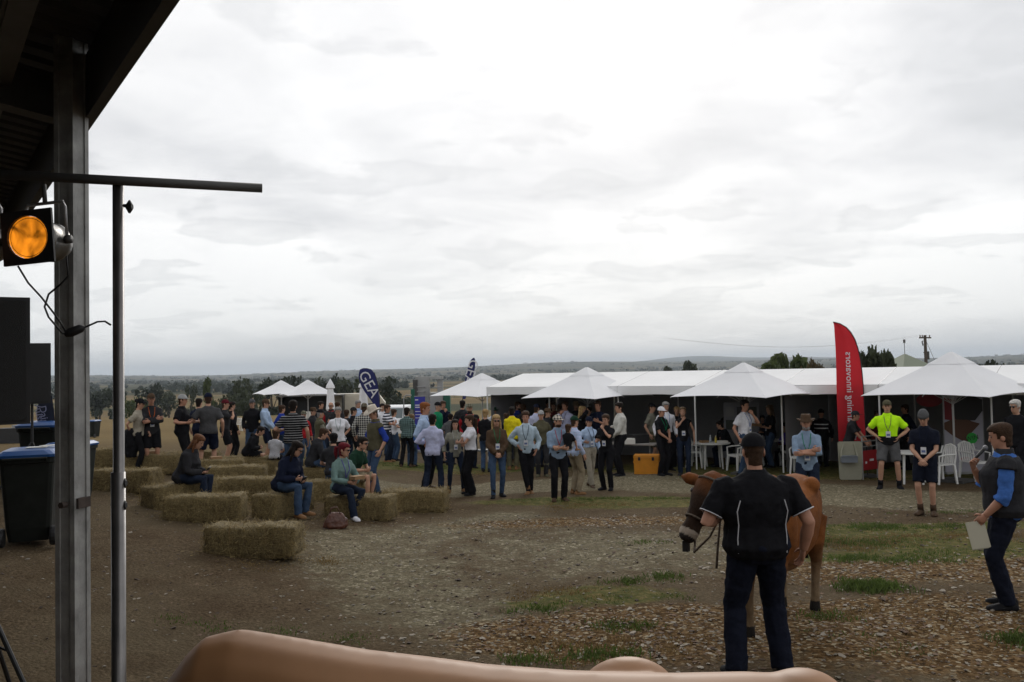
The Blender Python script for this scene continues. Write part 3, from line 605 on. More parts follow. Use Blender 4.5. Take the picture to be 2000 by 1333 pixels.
# ------------------------------------------------------------------ long white frame tent
TF = Vector((5.04, 24.2, 0)); TD = Vector((0.81, -0.585, 0)).normalized(); TB = Vector((0.585, 0.81, 0)).normalized()
BAY = 2.42; K0, K1 = -3, 7; ZEV, ZRD, HALF = 1.90, 2.31, 2.05
tent = thing('frame_tent', 'long low white frame tent with open front behind the umbrellas', 'tent', (0, 0, 0))
def tp(s, n, z): return Vector((TF.x, TF.y, 0)) + TD*s + TB*n + Vector((0, 0, z))
WALLF = pmat('tent_wall_shaded', (0.20, 0.20, 0.205), 0.9, 0.08, 1.5, 0.15, 3)  # white fabric toned grey: the tent's inner shade is put into its colour
def quad(mb, a, b_, c, d, th=Vector((0, 0, 0.006)), mi=0):
    vs = [a, b_, c, d, a + th, b_ + th, c + th, d + th]; mb.add(vs, [(0,3,2,1),(4,5,6,7),(0,1,5,4),(1,2,6,5),(2,3,7,6),(3,0,4,7)], mi)
def grid_panel(mb, f, nu, nv, th):
    vs = [f(i/nu, j/nv) for j in range(nv + 1) for i in range(nu + 1)]; m_ = len(vs); vs += [v + th for v in vs]; fs = []
    for j in range(nv):
        for i in range(nu): a = j*(nu+1) + i; fs += [(a, a+1, a+nu+2, a+nu+1), (a+m_+nu+1, a+m_+nu+2, a+m_+1, a+m_)]
    mb.add(vs, fs)
for k in range(K0, K1):
    s0, s1 = k*BAY, (k + 1)*BAY; g_ = 0.012
    for sgn in (0, 1):
        mb = MB(); sag = lambda u, v: -0.035*math.sin(math.pi*u)*math.sin(math.pi*v)
        f = (lambda u, v: tp(s0 + g_ + (BAY - 2*g_)*u, HALF*v - 0.03*(1 - v), ZEV + (ZRD - ZEV)*v + sag(u, v))) if not sgn else (lambda u, v: tp(s0 + g_ + (BAY - 2*g_)*u, 2*HALF - HALF*v, ZEV + (ZRD - ZEV)*v + sag(u, v)))
        grid_panel(mb, f, 8, 6, Vector((0, 0, 0.004))); obj('roof_panel', mb, CANVAS, tent, True)
    mb = MB(); grid_panel(mb, lambda u, v: tp(s0 + g_ + (BAY - 2*g_)*u, -0.04 - 0.015*math.sin(u*19 + k), ZEV - 0.005 - 0.235*v - 0.012*v*math.sin(u*9)), 14, 2, TB*0.004); obj('valance', mb, CANVAS, tent, True)
    mb = MB(); zg = min(gzf(*tp(s0, 2*HALF, 0)[:2]), gzf(*tp(s1, 2*HALF, 0)[:2])) - 0.02
    grid_panel(mb, lambda u, v: tp(s0 + g_ + (BAY - 2*g_)*u, 2*HALF + 0.012*math.sin(u*25 + k*2), zg + (ZEV - zg)*v), 12, 2, TB*0.004); obj('back_wall', mb, WALLF, tent, True)
for k in range(K0, K1 + 1):
    mb = MB(); s0 = k*BAY
    mb.tube([tp(s0, 0, ZEV - 0.01), tp(s0, HALF, ZRD - 0.015), tp(s0, 2*HALF, ZEV - 0.01)], 0.022, 8); obj('roof_frame', mb, STEEL, tent)
    for nn_ in (0, 2*HALF - 0.03):
        q_ = tp(s0, nn_, 0); mb = MB(); mb.tube([upto(q_, gzf(q_.x, q_.y) - 0.02), upto(q_, ZEV)], 0.022, 8); obj('tent_leg', mb, WHITEP, tent)
for zz_, nn_ in ((ZEV - 0.02, 0), (ZRD - 0.025, HALF), (ZEV - 0.02, 2*HALF - 0.03)):
    mb = MB(); mb.tube([tp(K0*BAY, nn_, zz_), tp(K1*BAY, nn_, zz_)], 0.02, 8); obj('eave_rail', mb, STEEL, tent)
for kk in (K0, 1, 4):      # cross walls between stalls
    mb = MB(); s0 = kk*BAY + 0.03; zg = gzf(*tp(s0, HALF, 0)[:2])
    mb.add([tp(s0, .15, zg), tp(s0, 2*HALF - .05, zg), tp(s0, 2*HALF - .05, ZEV - .02), tp(s0, HALF, ZRD - .05), tp(s0, .15, ZEV)] + [tp(s0 + .01, .15, zg), tp(s0 + .01, 2*HALF - .05, zg), tp(s0 + .01, 2*HALF - .05, ZEV - .02), tp(s0 + .01, HALF, ZRD - .05), tp(s0 + .01, .15, ZEV)], [(0,1,2,3,4), (9,8,7,6,5)]); obj('side_wall', mb, WALLF, tent)

# ------------------------------------------------------------------ umbrellas
UMB = pmat('umbrella_white', (0.86, 0.86, 0.875), 0.85, 0.03, 1.5, 0.1, 4, trans=0.12)
POLE = pmat('umbrella_pole', (0.42, 0.42, 0.42), 0.4, metal=0.4)
def umbrella(label, px, py_apex, dep, side_m, z_edge, rz, tilt=0.0):
    c = at(px, py_apex, dep); g_ = gzf(c.x, c.y); L = thing('market_umbrella', label, 'umbrella', (c.x, c.y, g_), rz, 'open white market umbrellas')
    za, ze = c.z - g_, z_edge - g_; h = side_m/2; cs = [Vector((h, h, ze)), Vector((-h, h, ze)), Vector((-h, -h, ze)), Vector((h, -h, ze))]
    ap = Vector((0, 0, za - 0.03))
    for k in range(4):
        a, b_ = cs[k], cs[(k + 1) % 4]; mb = MB(); n_ = 10
        def f(u, v):
            e = a*(1 - u) + b_*u; bow = math.sin(math.pi*u); e = e + Vector((0, 0, 0.085*bow)) - (a + b_).normalized()*0.05*bow
            p = ap*(1 - v) + e*v; return p + Vector((0, 0, -0.045*math.sin(math.pi*v)*(0.55 + 0.45*bow)))
        grid_panel(mb, lambda u, v: f(u, 0.06 + 0.94*v), n_, 7, Vector((0, 0, 0.004))); obj('canopy_panel', mb, UMB, L, True)
    q = 0.27; mb = MB(); rr_ = [[Vector((x*h*q, y*h*q, ze + (za - ze)*(1 - q) - .022)) for x, y in ((1, 1), (0, .93), (-1, 1), (-.93, 0), (-1, -1), (0, -.93), (1, -1), (.93, 0))], [Vector((x*.03, y*.03, za - .01)) for x, y in ((1, 1), (0, 1), (-1, 1), (-1, 0), (-1, -1), (0, -1), (1, -1), (1, 0))]]
    mb.loft(rr_, True); obj('vent_cap', mb, UMB, L)
    mb = MB(); mb.tube([(0, 0, .05), (0, 0, za - .02)], 0.024, 10); obj('pole', mb, POLE, L)
    mb = MB(); mb.box((0, 0, .03), (.6, .6, .06)); mb.tube([(0, 0, .05), (0, 0, .3)], .032, 10); obj('base', mb, DSTEEL, L)
    hub = Vector((0, 0, ze + 0.02))
    for k in range(8):
        e = cs[k//2] if k % 2 == 0 else (cs[k//2] + cs[(k//2 + 1) % 4])/2*.97 + Vector((0, 0, .07)); mb = MB(); mid_ = ap.lerp(e, .5) - Vector((0, 0, .13))
        mb.tube([ap - Vector((0, 0, .03)), mid_, e - Vector((0, 0, .015))], .010, 5); mb.tube([hub - Vector((0, 0, .25)), mid_], .008, 5); obj('rib', mb, POLE, L)
    return L
umbrella('open white umbrella over the tables behind the cow handler', 1452, 708, 22.6, 2.72, 1.66, R(45))
umbrella('largest open white umbrella by the red feather flag', 1857, 687, 20.0, 2.85, 1.68, R(38))
umbrella('open white umbrella over the crowd beside the trestle table', 1146, 717, 26.5, 2.85, 1.58, R(46))
umbrella('open white umbrella at the left end of the long tent', 941, 729, 33.5, 2.9, 1.50, R(42))
umbrella('farther of two small white umbrellas by the food stall', 549, 743, 47, 2.5, 1.42, R(30))
umbrella('nearer of two small white umbrellas by the food stall', 601, 742, 45, 2.5, 1.40, R(25))
def folded(label, px, top, bot, dep, w_):
    c = at(px, top, dep); g_ = gzf(c.x, c.y); L = thing('folded_umbrella', label, 'umbrella', (c.x, c.y, g_), 0.4, 'folded white umbrellas'); zt, zb_ = c.z - g_, at(px, bot, dep).z - g_
    mb = MB(); rings = []
    for fz, r in ((0, .55), (.1, 1.0), (.35, .85), (.62, .72), (.7, .6), (.72, 1.0), (.8, .85), (1, .05)):
        rings.append([Vector(((r*w_*(1 + .16*(k % 2)))*math.cos(6.2832*k/14), r*w_*(1 + .16*(k % 2))*math.sin(6.2832*k/14), zb_ + (zt - zb_)*fz)) for k in range(14)])
    mb.loft(rings); obj('canopy', mb, UMB, L)
    mb = MB(); mb.tube([(0, 0, 0), (0, 0, zb_ + .2)], .025, 8); obj('pole', mb, POLE, L)
    mb = MB(); mb.box((0, 0, .04), (.55, .55, .08)); obj('base', mb, DSTEEL, L)
folded('folded white umbrella beside the nearer small umbrella', 645, 740, 806, 41, .19)
folded('folded white umbrella in front of the blue teardrop flag', 709, 740, 800, 40, .20)

# ------------------------------------------------------------------ flags and signs
def flag_mesh(outline, th=0.006, cols=5):
    """outline: list of (left x, right x, z) rows in the flag's own plane"""
    mb = MB(); vs = []
    for i, (a, b_, z) in enumerate(outline):
        for k in range(cols + 1): u = k/cols; vs.append((a + (b_ - a)*u, 0.03*math.sin(u*5 + i*.6)*(1 - abs(2*u - 1)), z))
    m_ = len(vs); vs += [(x, y + th, z) for x, y, z in vs]; fs = []
    for i in range(len(outline) - 1):
        for k in range(cols): a = i*(cols+1) + k; fs += [(a, a+1, a+cols+2, a+cols+1), (a+m_+cols+1, a+m_+cols+2, a+m_+1, a+m_)]
    return mb.add(vs, fs)
RED = pmat('flag_red', (0.62, 0.022, 0.036), 0.75, 0.1, 2, 0.1, 4, trans=0.35); BLUE = pmat('flag_blue', (0.016, 0.022, 0.13), 0.7, 0.12, 2, 0.1, 4, trans=0.2); INK = pmat('print_white', (0.62, 0.62, 0.66), 0.8)
FR = 21.5
def fl(px, py): return at(px, py, FR)
c = fl(1688, 860); gg = gzf(c.x, c.y)
rf = thing('feather_flag', 'tall red feather flag with white mirrored lettering', 'flag', (c.x, c.y, gg))
rows = []
for (l, r, y) in ((1627, 1629, 630), (1628.5, 1640, 633), (1629.5, 1652, 640), (1630, 1661, 650), (1631, 1669, 664), (1632, 1675, 682), (1633, 1680, 705), (1633.5, 1683, 730), (1634, 1685.5, 760), (1635, 1687, 790), (1636, 1688.5, 815), (1637, 1690, 840), (1638, 1690.5, 862)):
    a, b_ = fl(l, y), fl(r, y); rows.append((a.x - c.x, b_.x - c.x, (a.z + b_.z)/2 - gg))
mb = flag_mesh(rows); obj('flag_cloth', mb, RED, rf, True)
mb = MB(); mb.tube([(rows[-1][1] + .02, .0, 0), (rows[-1][1] + .02, 0, rows[-1][2])] + [(r[1] + .012, 0, r[2]) for r in rows[::-1]] + [(rows[0][0], 0, rows[0][2] + .005)], .013, 6); obj('pole', mb, BLACK, rf)
ta, tb = fl(1656, 678), fl(1660, 838)
text_obj('lettering', 'farming innovators', 0.235, INK, rf, Vector(((ta.x + tb.x)/2 - c.x, -0.045, (ta.z + tb.z)/2 - gg)), Matrix.Rotation(R(90), 3, 'X') @ Matrix.Rotation(R(-90), 3, 'Z'), mirror=True)
mb = MB(); mb.box((rows[-1][1], 0, .02), (.5, .5, .04)); obj('base', mb, DSTEEL, rf)
def teardrop(label, pts, dep, text, tsize, tc_, trot, pole):
    c = at(*pole[0], dep); gg = gzf(c.x, c.y); L = thing('teardrop_flag', label, 'flag', (c.x, c.y, gg), 0, 'blue teardrop flags'); rows = []
    for l, r, y in pts: a, b_ = at(l, y, dep), at(r, y, dep); rows.append((a.x - c.x, b_.x - c.x, (a.z + b_.z)/2 - gg))
    obj('flag_cloth', flag_mesh(rows), BLUE, L, True)
    mb = MB(); mb.tube([(0, .02, 0)] + [tuple(Vector(at(x, y, dep)) - Vector((c.x, dep - .01, gg))) for x, y in pole], .016, 6); obj('pole', mb, BLACK, L)
    q_ = at(*tc_, dep); text_obj('lettering', text, tsize, INK, L, Vector((q_.x - c.x, -0.05, q_.z - gg)), Matrix.Rotation(R(90), 3, 'X') @ Matrix.Rotation(R(trot), 3, 'Z'))
    mb = MB(); mb.box((0, 0, .02), (.6, .6, .04)); obj('base', mb, DSTEEL, L)
teardrop('blue teardrop flag with white letters behind the cowboy hat man', [(709, 716, 719.5), (703, 725, 722), (701, 730, 728), (700.5, 733, 735), (702, 736, 745), (706, 738, 755), (712, 739.5, 765), (719, 740.5, 775), (727, 741, 786), (733, 741.5, 796)], 39, 'GEA', 0.66, (720.5, 751), -62, [(741.5, 800), (741.5, 770), (738, 750), (731, 728)])
teardrop('slim blue teardrop flag rising above the tent end umbrella', [(924, 926.5, 699.5), (920, 928, 703), (917, 928.5, 709), (914, 928, 718), (911, 925, 730), (908.5, 921, 742), (906.5, 917, 755), (904, 913, 768), (903, 909, 780)], 40, 'GEA', 0.62, (919, 727), -108, [(900, 800), (907, 760), (915, 738), (922, 722), (928, 706)])
def pull_up(label, px0, px1, top, bot, dep, mat, bars):
    a, b_ = at(px0, bot, dep), at(px1, top, dep); g_ = gzf((a.x + b_.x)/2, dep); L = thing('pull_up_sign', label, 'sign', ((a.x + b_.x)/2, dep, g_)); w_ = b_.x - a.x; z0, z1 = a.z - g_, b_.z - g_
    z0 = min(z0, 0.1); mb = MB(); mb.box((0, 0, (z0 + z1)/2), (w_, .02, z1 - z0)); obj('panel', mb, mat, L)
    mb = MB(); mb.box((0, 0, .04), (w_ + .08, .25, .08)); obj('base', mb, STEEL, L)
    mb = MB(); mb.box((0, 0, z1 + .015), (w_ + .03, .03, .03)); obj('top_rail', mb, STEEL, L)
    for fz, fw, fh in bars: mb = MB(); mb.box((-w_*(.45 - fw/2) , -.0125, z1 - (z1 - z0)*fz), (w_*fw, .003, (z1 - z0)*fh)); obj('print_line', mb, INK, L)
SIGNB = pmat('sign_blue', (0.030, 0.034, 0.30), 0.6)
pull_up('blue pull up sign behind the red haired man', 811, 830, 775, 860, 33, SIGNB, [(.06, .3, .02), (.16, .8, .02), (.20, .7, .02), (.28, .75, .012), (.34, .7, .012), (.40, .75, .012)])
pull_up('blue pull up sign under the tent end umbrella', 997, 1011, 772, 850, 36, SIGNB, [(.08, .5, .02), (.18, .8, .02), (.24, .6, .02), (.32, .7, .012)])

# ------------------------------------------------------------------ hay bales
HAY = bpy.data.materials.new('hay'); HAY.use_nodes = True; t = HAY.node_tree; b = t.nodes['Principled BSDF']; cobj = N(t, 'ShaderNodeTexCoord').outputs['Object']
mp = N(t, 'ShaderNodeMapping', inp={'Vector': cobj, 'Scale': (6, 30, 40)}).outputs[0]; mp2 = N(t, 'ShaderNodeMapping', inp={'Vector': cobj, 'Scale': (40, 9, 9)}).outputs[0]
fn = MA(t, 'ADD', MA(t, 'MULTIPLY', NOISE(t, mp, 1.4, 6, 0.7, 1.5), .5), MA(t, 'MULTIPLY', NOISE(t, mp2, 1.2, 6, .7, 1.8), .5))
t.links.new(RAMP(t, fn, [(.36, (.028, .021, .008)), (.48, (.125, .092, .036)), (.62, (.30, .225, .10))]), b.inputs['Base Color']); b.inputs['Roughness'].default_value = .9
bn = N(t, 'ShaderNodeBump', inp={'Strength': .9, 'Distance': .03, 'Height': fn}); t.links.new(bn.outputs[0], b.inputs['Normal'])
STRAW = pmat('straw', (0.26, 0.195, 0.085), 0.85, .5, 18, trans=.15); TWINE = pmat('twine', (0.25, 0.16, 0.07), .9)
def bale_proto(seed, L_=1.22, W_=.50, H_=.42):
    rg = np.random.default_rng(seed); mb = MB(); nx_, ny_, nz_ = 16, 7, 6
    idx = {}; vs = []; fs = []
    def vid(i, j, k):
        if (i, j, k) not in idx:
            p = np.array([(i/nx_ - .5)*L_, (j/ny_ - .5)*W_, k/nz_*H_]); e = np.array([i in (0, nx_), j in (0, ny_), k in (0, nz_)], float)
            if e.sum() >= 2: cc = np.array([0, 0, H_/2]); p = p - np.sign(p - cc)*e*.022
            sagx = .015*math.sin(i/nx_*math.pi*3 + seed); p = p + rg.normal(0, .009, 3)*np.array([1, 1, 0 if k == 0 else 1]) + np.array([0, 0, sagx if k == nz_ else 0])
            tw = min(abs(i/nx_ - .3), abs(i/nx_ - .7)) < .04
            if tw and k: p[1] *= .965; p[2] -= .008
            idx[(i, j, k)] = len(vs); vs.append(tuple(p))
        return idx[(i, j, k)]
    for i in range(nx_):
        for j in range(ny_): fs += [(vid(i,j,0), vid(i,j+1,0), vid(i+1,j+1,0), vid(i+1,j,0)), (vid(i,j,nz_), vid(i+1,j,nz_), vid(i+1,j+1,nz_), vid(i,j+1,nz_))]
        for k in range(nz_): fs += [(vid(i,0,k), vid(i+1,0,k), vid(i+1,0,k+1), vid(i,0,k+1)), (vid(i,ny_,k), vid(i,ny_,k+1), vid(i+1,ny_,k+1), vid(i+1,ny_,k))]
    for j in range(ny_):
        for k in range(nz_): fs += [(vid(0,j,k), vid(0,j,k+1), vid(0,j+1,k+1), vid(0,j+1,k)), (vid(nx_,j,k), vid(nx_,j+1,k), vid(nx_,j+1,k+1), vid(nx_,j,k+1))]
    mb.add(vs, fs); body = mb.mesh('bale_body'); body.materials.append(HAY); body.polygons.foreach_set('use_smooth', [True]*len(body.polygons))
    n = 3400; fc = rg.choice(5, n, p=[.30, .26, .26, .09, .09]); p = np.zeros((n, 3)); nr = np.zeros((n, 3)); u = rg.uniform(-.5, .5, n); v = rg.uniform(-.5, .5, n)
    for f_ in range(5):
        m_ = fc == f_
        if f_ == 0: p[m_] = np.stack([u[m_]*L_, v[m_]*W_, np.full(m_.sum(), H_)], -1); nr[m_] = (0, 0, 1)
        elif f_ < 3: s_ = -1 if f_ == 1 else 1; p[m_] = np.stack([u[m_]*L_, np.full(m_.sum(), s_*W_/2), (v[m_] + .5)*H_], -1); nr[m_] = (0, s_, 0)
        else: s_ = -1 if f_ == 3 else 1; p[m_] = np.stack([np.full(m_.sum(), s_*L_/2), u[m_]*W_, (v[m_] + .5)*H_], -1); nr[m_] = (s_, 0, 0)
    d = rg.normal(0, 1, (n, 3)); d[:, 2] -= .25; d -= nr*np.sum(d*nr, 1)[:, None]; d /= np.linalg.norm(d, axis=1)[:, None] + 1e-6; d += nr*rg.uniform(-.1, .55, n)[:, None]
    ln = rg.uniform(.03, .11, n)[:, None]; wv = np.cross(d, nr)*rg.uniform(.0015, .003, n)[:, None]; p0 = p - nr*.012
    V = np.stack([p0 - wv, p0 + wv, p0 + d*ln + wv, p0 + d*ln - wv], 1); V[..., 2] = np.maximum(V[..., 2], .004)
    o = bulk('straw', V, [(0, 1, 2, 3)], 0, STRAW, None, None); sm = o.data; bpy.data.objects.remove(o)
    tw = MB()
    for s_ in (-.2, .2): x = s_*L_; tw.tube([(x, -W_/2*.96, .004), (x, -W_/2*.97, H_*.98), (x, W_/2*.97, H_*.98), (x, W_/2*.96, .004)], .003, 4)
    tm = tw.mesh('twine'); tm.materials.append(TWINE); return body, sm, tm
BP = [bale_proto(1), bale_proto(2), bale_proto(3)]
BALES = [(497, 1084, -4, 'hay bale standing alone nearest the bare dirt'), (402, 1017, 3, 'hay bale beside the seat of the woman with long auburn hair'), (352, 990, 55, 'hay bale under the woman with long auburn hair'), (245, 960, -6, 'hay bale behind the chrome lighting stand'),
 (462, 948, 4, 'hay bale between the auburn haired woman and the boy in black'), (478, 975, -5, 'low hay bale left of the woman in the navy coat'), (555, 1005, 70, 'hay bale under the woman in the navy coat'), (705, 1012, -14, 'hay bale under the woman with crimson ponytail'),
 (812, 998, -7, 'hay bale at the right end of the seating group'), (650, 978, 10, 'hay bale under the man in the dark green tee'), (212, 912, 5, 'hay bale seen left of the chrome pole by the bins'), (300, 924, -4, 'hay bale with a cardboard box on it, behind dark shorts'),
 (375, 916, 8, 'hay bale in front of the man in the black polo'), (482, 926, -8, 'hay bale under the boy in black'), (595, 950, 12, 'hay bale behind the navy coat woman'), (545, 934, -12, 'hay bale under the child in the striped tee'), (8, 952, 15, 'hay bale left of the wheelie bins'), (420, 935, 14, 'hay bale at the feet of the man in the grey tee')]
BPOS = []
for i, (px, py, rz, lab) in enumerate(BALES):
    p = G(px, py); bm, sm, tm = BP[i % 3]; r = thing('hay_bale', lab, 'hay bale', (p.x, p.y, p.z - .012), R(rz) + (math.pi if i % 2 else 0), 'hay bales set out as seats'); BPOS.append(p)
    o = bpy.data.objects.new('body', bm); COL.objects.link(o); o.parent = r
    o = bpy.data.objects.new('straw', sm); COL.objects.link(o); o.parent = r; o['kind'] = 'stuff'
    o = bpy.data.objects.new('twine', tm); COL.objects.link(o); o.parent = r
rgs = np.random.default_rng(21); SV = []
for p in BPOS:
    n = 230; a = rgs.uniform(0, 6.28, n); q = rgs.uniform(.25, 1.0, n)**.8; x = p.x + q*1.0*np.cos(a); y = p.y + q*.62*np.sin(a); z = gz(x, y) + .012 + rgs.uniform(0, .012, n); d = rgs.uniform(0, 6.28, n); ln = rgs.uniform(.03, .10, n); wd = .0022
    ux, uy = np.cos(d), np.sin(d); SV.append(np.stack([np.stack([x - uy*wd, y + ux*wd, z], -1), np.stack([x + uy*wd, y - ux*wd, z], -1), np.stack([x + ux*ln + uy*wd, y + uy*ln - ux*wd, z + rgs.uniform(-.004, .012, n)], -1), np.stack([x + ux*ln - uy*wd, y + uy*ln + ux*wd, z + .002], -1)], 1))
bulk('loose_straw', np.concatenate(SV), [(0, 1, 2, 3)], 0, STRAW, 'loose straw spilled on the dirt around the hay bales', 'straw')
def lunch_box(px, py, dz, label, rz=0.2, sz=(.22, .15, .06), mat=KRAFT, loc=None):
    p = loc if loc is not None else G(px, py) + Vector((0, 0, dz)); L = thing('lunch_box', label, 'box', p, rz); mb = MB(); mb.box((0, 0, sz[2]*.4), (sz[0], sz[1], sz[2]*.8), taper=1.06); obj('tray', mb, mat, L); mb = MB(); mb.box((0, 0, sz[2]*.9), (sz[0]*1.07, sz[1]*1.07, sz[2]*.22)); obj('lid', mb, mat, L)
lunch_box(300, 924, .42, 'brown cardboard lunch box on the bale beside bare legs'); lunch_box(422, 935, .42, 'brown lunch box on the bale behind the phone reader', .6)

# ------------------------------------------------------------------ white plastic chairs and tables
def chair(label, px, py, rz, loc=None):
    p = loc or G(px, py); L = thing('plastic_chair', label, 'chair', p, rz, 'white plastic garden chairs')
    mb = MB(); mb.box((0, 0, .43), (.44, .42, .025)); mb.box((0, .2, .415), (.44, .03, .05)); obj('seat', mb, WHITEP, L)
    for sx_ in (-1, 1):
        for sy in (-1, 1): mb = MB(); mb.loft([[Vector((sx_*(.21 + .03*f_) + a*.026*(1 - .3*f_), sy*(.19 + .04*f_) + b_*.026*(1 - .3*f_), .42*(1 - f_))) for a, b_ in ((-1, -1), (1, -1), (1, 1), (-1, 1))] for f_ in (0, .5, 1)]); obj('leg', mb, WHITEP, L)
        mb = MB(); mb.tube([(sx_*.23, .2, .42), (sx_*.25, .2, .63), (sx_*.25, .05, .65), (sx_*.24, -.2, .66), (sx_*.22, -.24, .82)], .020, 6); obj('arm_rest', mb, WHITEP, L)
    mb = MB(); mb.tube([(-.21, -.2, .43), (-.22, -.24, .66), (-.15, -.27, .83), (0, -.28, .87), (.15, -.27, .83), (.22, -.24, .66), (.21, -.2, .43)], .022, 6); obj('back_frame', mb, WHITEP, L)
    for k in range(5): x = -.13 + k*.065; mb = MB(); mb.box((x, -.235, .64), (.036, .014, .42), Matrix.Rotation(R(8), 3, 'X')); obj('slat', mb, WHITEP, L)
for a in ((1361, 913, R(-120), 'white plastic chair at the round table nearest the yellow cool box'), (1350, 905, R(-70), 'white plastic chair tucked behind the one by the cool box'), (1444, 920, R(110), 'white plastic chair beside the jeans of the white shirt man'), (1472, 912, R(60), 'white plastic chair hidden behind the cow handler'),
          (1546, 912, R(95), 'white plastic chair under the child in purple'), (1566, 925, R(150), 'white plastic chair behind the bearded man in the hat'), (1905, 938, R(200), 'white plastic chair beside the cattle banner'), (1838, 944, R(100), 'white plastic chair behind the man in the grey beanie'), (463, 842, R(30), 'white plastic chair far out by the paddock fence'), (479, 842, R(-60), 'white plastic chair turned sideways by the paddock fence')):
    chair(a[3], a[0], a[1], a[2])
def round_table(label, px, py, r=.5, h=.72):
    p = G(px, py); L = thing('round_table', label, 'table', p, .4); mb = MB(); mb.loft([[Vector((q_*math.cos(6.2832*k/28), q_*math.sin(6.2832*k/28), z_)) for k in range(28)] for q_, z_ in ((r*.94, h - .04), (r, h - .03), (r, h - .005), (r*.97, h))]); obj('tabletop', mb, WHITEP, L)
    for k in range(4): a = k*1.571 + .3; mb = MB(); mb.tube([(r*.6*math.cos(a), r*.6*math.sin(a), h - .03), (r*.7*math.cos(a), r*.7*math.sin(a), 0)], [.03, .022], 8); obj('leg', mb, WHITEP, L)
    return p
T1 = round_table('round white plastic table with lunch things under the umbrella', 1392, 915)
round_table('round white plastic table behind the hi-vis man', 1778, 945, .42)
round_table('round white plastic table beside the child in purple', 1512, 908, .42)
lunch_box(0, 0, 0, 'brown lunch box on the round table by the bottles', .3, loc=T1 + Vector((-.22, 0, .72)))
lunch_box(0, 0, 0, 'white open food tray on the round table', .1, (.3, .2, .05), PAPER, loc=T1 + Vector((.25, -.05, .72)))
def bottle(label, p, col, h=.2):
    L = thing('drink_bottle', label, 'bottle', p); mb = MB(); mb.loft([[Vector((r*math.cos(.6283*k), r*math.sin(.6283*k), z_*h)) for k in range(10)] for r, z_ in ((.028, 0), (.032, .05), (.032, .6), (.014, .8), (.013, .92))]); obj('bottle_body', mb, pmat('bottle_' + label[:5], col, .2), L, True); mb = MB(); mb.tube([(0, 0, h*.9), (0, 0, h)], .015, 8); obj('cap', mb, WHITEP, L)
bottle('clear water bottle on the round lunch table', T1 + Vector((-.02, .1, .72)), (.5, .55, .6)); bottle('yellow juice bottle on the round lunch table', T1 + Vector((.08, -.12, .72)), (.55, .42, .05))
# trestle table with gear
p = G(1238, 918); L = thing('trestle_table', 'grey trestle table holding gear beside the yellow cool box', 'table', p, R(-30)); mb = MB(); mb.box((0, 0, .73), (1.5, .65, .03)); obj('tabletop', mb, pmat('table_grey', (.26, .24, .22), .6), L)
for sx_ in (-.6, .6): mb = MB(); mb.tube([(sx_, -.28, .72), (sx_, -.28, 0), (sx_, .28, 0), (sx_, .28, .72)], .014, 6); obj('leg', mb, STEEL, L)
setp(obj('equipment_case', MB().box((0, 0, .12), (.5, .35, .24)), BLACK, loc=p + Vector((.15, .05, .745)), rz=.3), 'black equipment case standing on the trestle table', 'case')
setp(obj('note_stack', MB().box((0, 0, .06), (.26, .2, .12)).box((.02, .01, .14), (.22, .16, .03)), PAPER, loc=p + Vector((-.12, -.2, .745)), rz=.1), 'white printed pad propped on the trestle table', 'paper')
# cool box
p = G(1264, 925); L = thing('cool_box', 'yellow plastic cool box on the gravel', 'cool box', p, R(-14)); YEL = pmat('cool_box_yellow', (.62, .235, .010), .5, .1, 6)
mb = MB(); mb.box((0, 0, .215), (.64, .42, .43), taper=1.03); obj('body', mb, YEL, L); mb = MB(); mb.box((0, 0, .465), (.68, .46, .07), taper=.97); obj('lid', mb, YEL, L)
for s_ in (-1, 1): mb = MB(); mb.box((s_*.34, 0, .31), (.03, .2, .05)); obj('handle', mb, YEL, L)
for s_ in (-.18, .18): mb = MB(); mb.box((s_, -.225, .41), (.06, .02, .09)); obj('latch', mb, BLACK, L)
# livestock crate / weighing gate
p = G(1662, 938); L = thing('calf_feeder_gate', 'beige and red stock handling gate with rails on the grass', 'gate', p, R(-4)); BEI = pmat('gate_beige', (.30, .29, .22), .6, .1, 4); REDP = pmat('panel_red', (.28, .010, .014), .5)
mb = MB(); pts_ = []
for cx, cz, a0 in ((.23, .86, 0), (-.23, .86, 1.571), (-.21, .06, 3.1416), (.21, .06, 4.712)):
    for k in range(4): a = a0 + k*.5236; pts_.append((cx + .05*math.cos(a), cz + .05*math.sin(a)))
mb.loft([[Vector((x, y_, z_)) for x, z_ in pts_] for y_ in (-.02, .02)]); obj('front_panel', mb, BEI, L)
mb = MB(); mb.box((-.06, -.11, .50), (.36, .14, .14)); mb.box((-.06, -.12, .58), (.34, .16, .02)); obj('feed_tray', mb, pmat('tray_grey', (.16, .18, .21), .4), L)
for s_ in (-.24, .14): mb = MB(); mb.tube([(s_*.6, -.02, .86), (s_*.9, -.05, .7), (s_, -.1, .56)], .02, 6); obj('strut', mb, BEI, L)
rq = Matrix.Rotation(R(38), 3, 'Z'); o_ = Vector((.27, 0, 0))
mb = MB(); mb.box(o_ + rq @ Vector((.31, 0, .45)), (.58, .03, .46), rq); obj('red_panel', mb, REDP, L)
for z_ in (.78, .90, 1.02): mb = MB(); mb.tube([o_ + rq @ Vector((0, 0, z_)), o_ + rq @ Vector((.62, 0, z_))], .015, 6); obj('rail', mb, STEEL, L)
for x_ in (.02, .6): mb = MB(); mb.tube([o_ + rq @ Vector((x_, 0, 0)), o_ + rq @ Vector((x_, 0, 1.03))], .018, 6); obj('post', mb, STEEL, L)
for i, (x_, w_) in enumerate(((.14, .06), (.36, .16))): mb = MB(); mb.box(o_ + rq @ Vector((x_, -.018, .40 + .05*i)), (w_, .004, .05), rq); obj('print_mark', mb, INK, L)
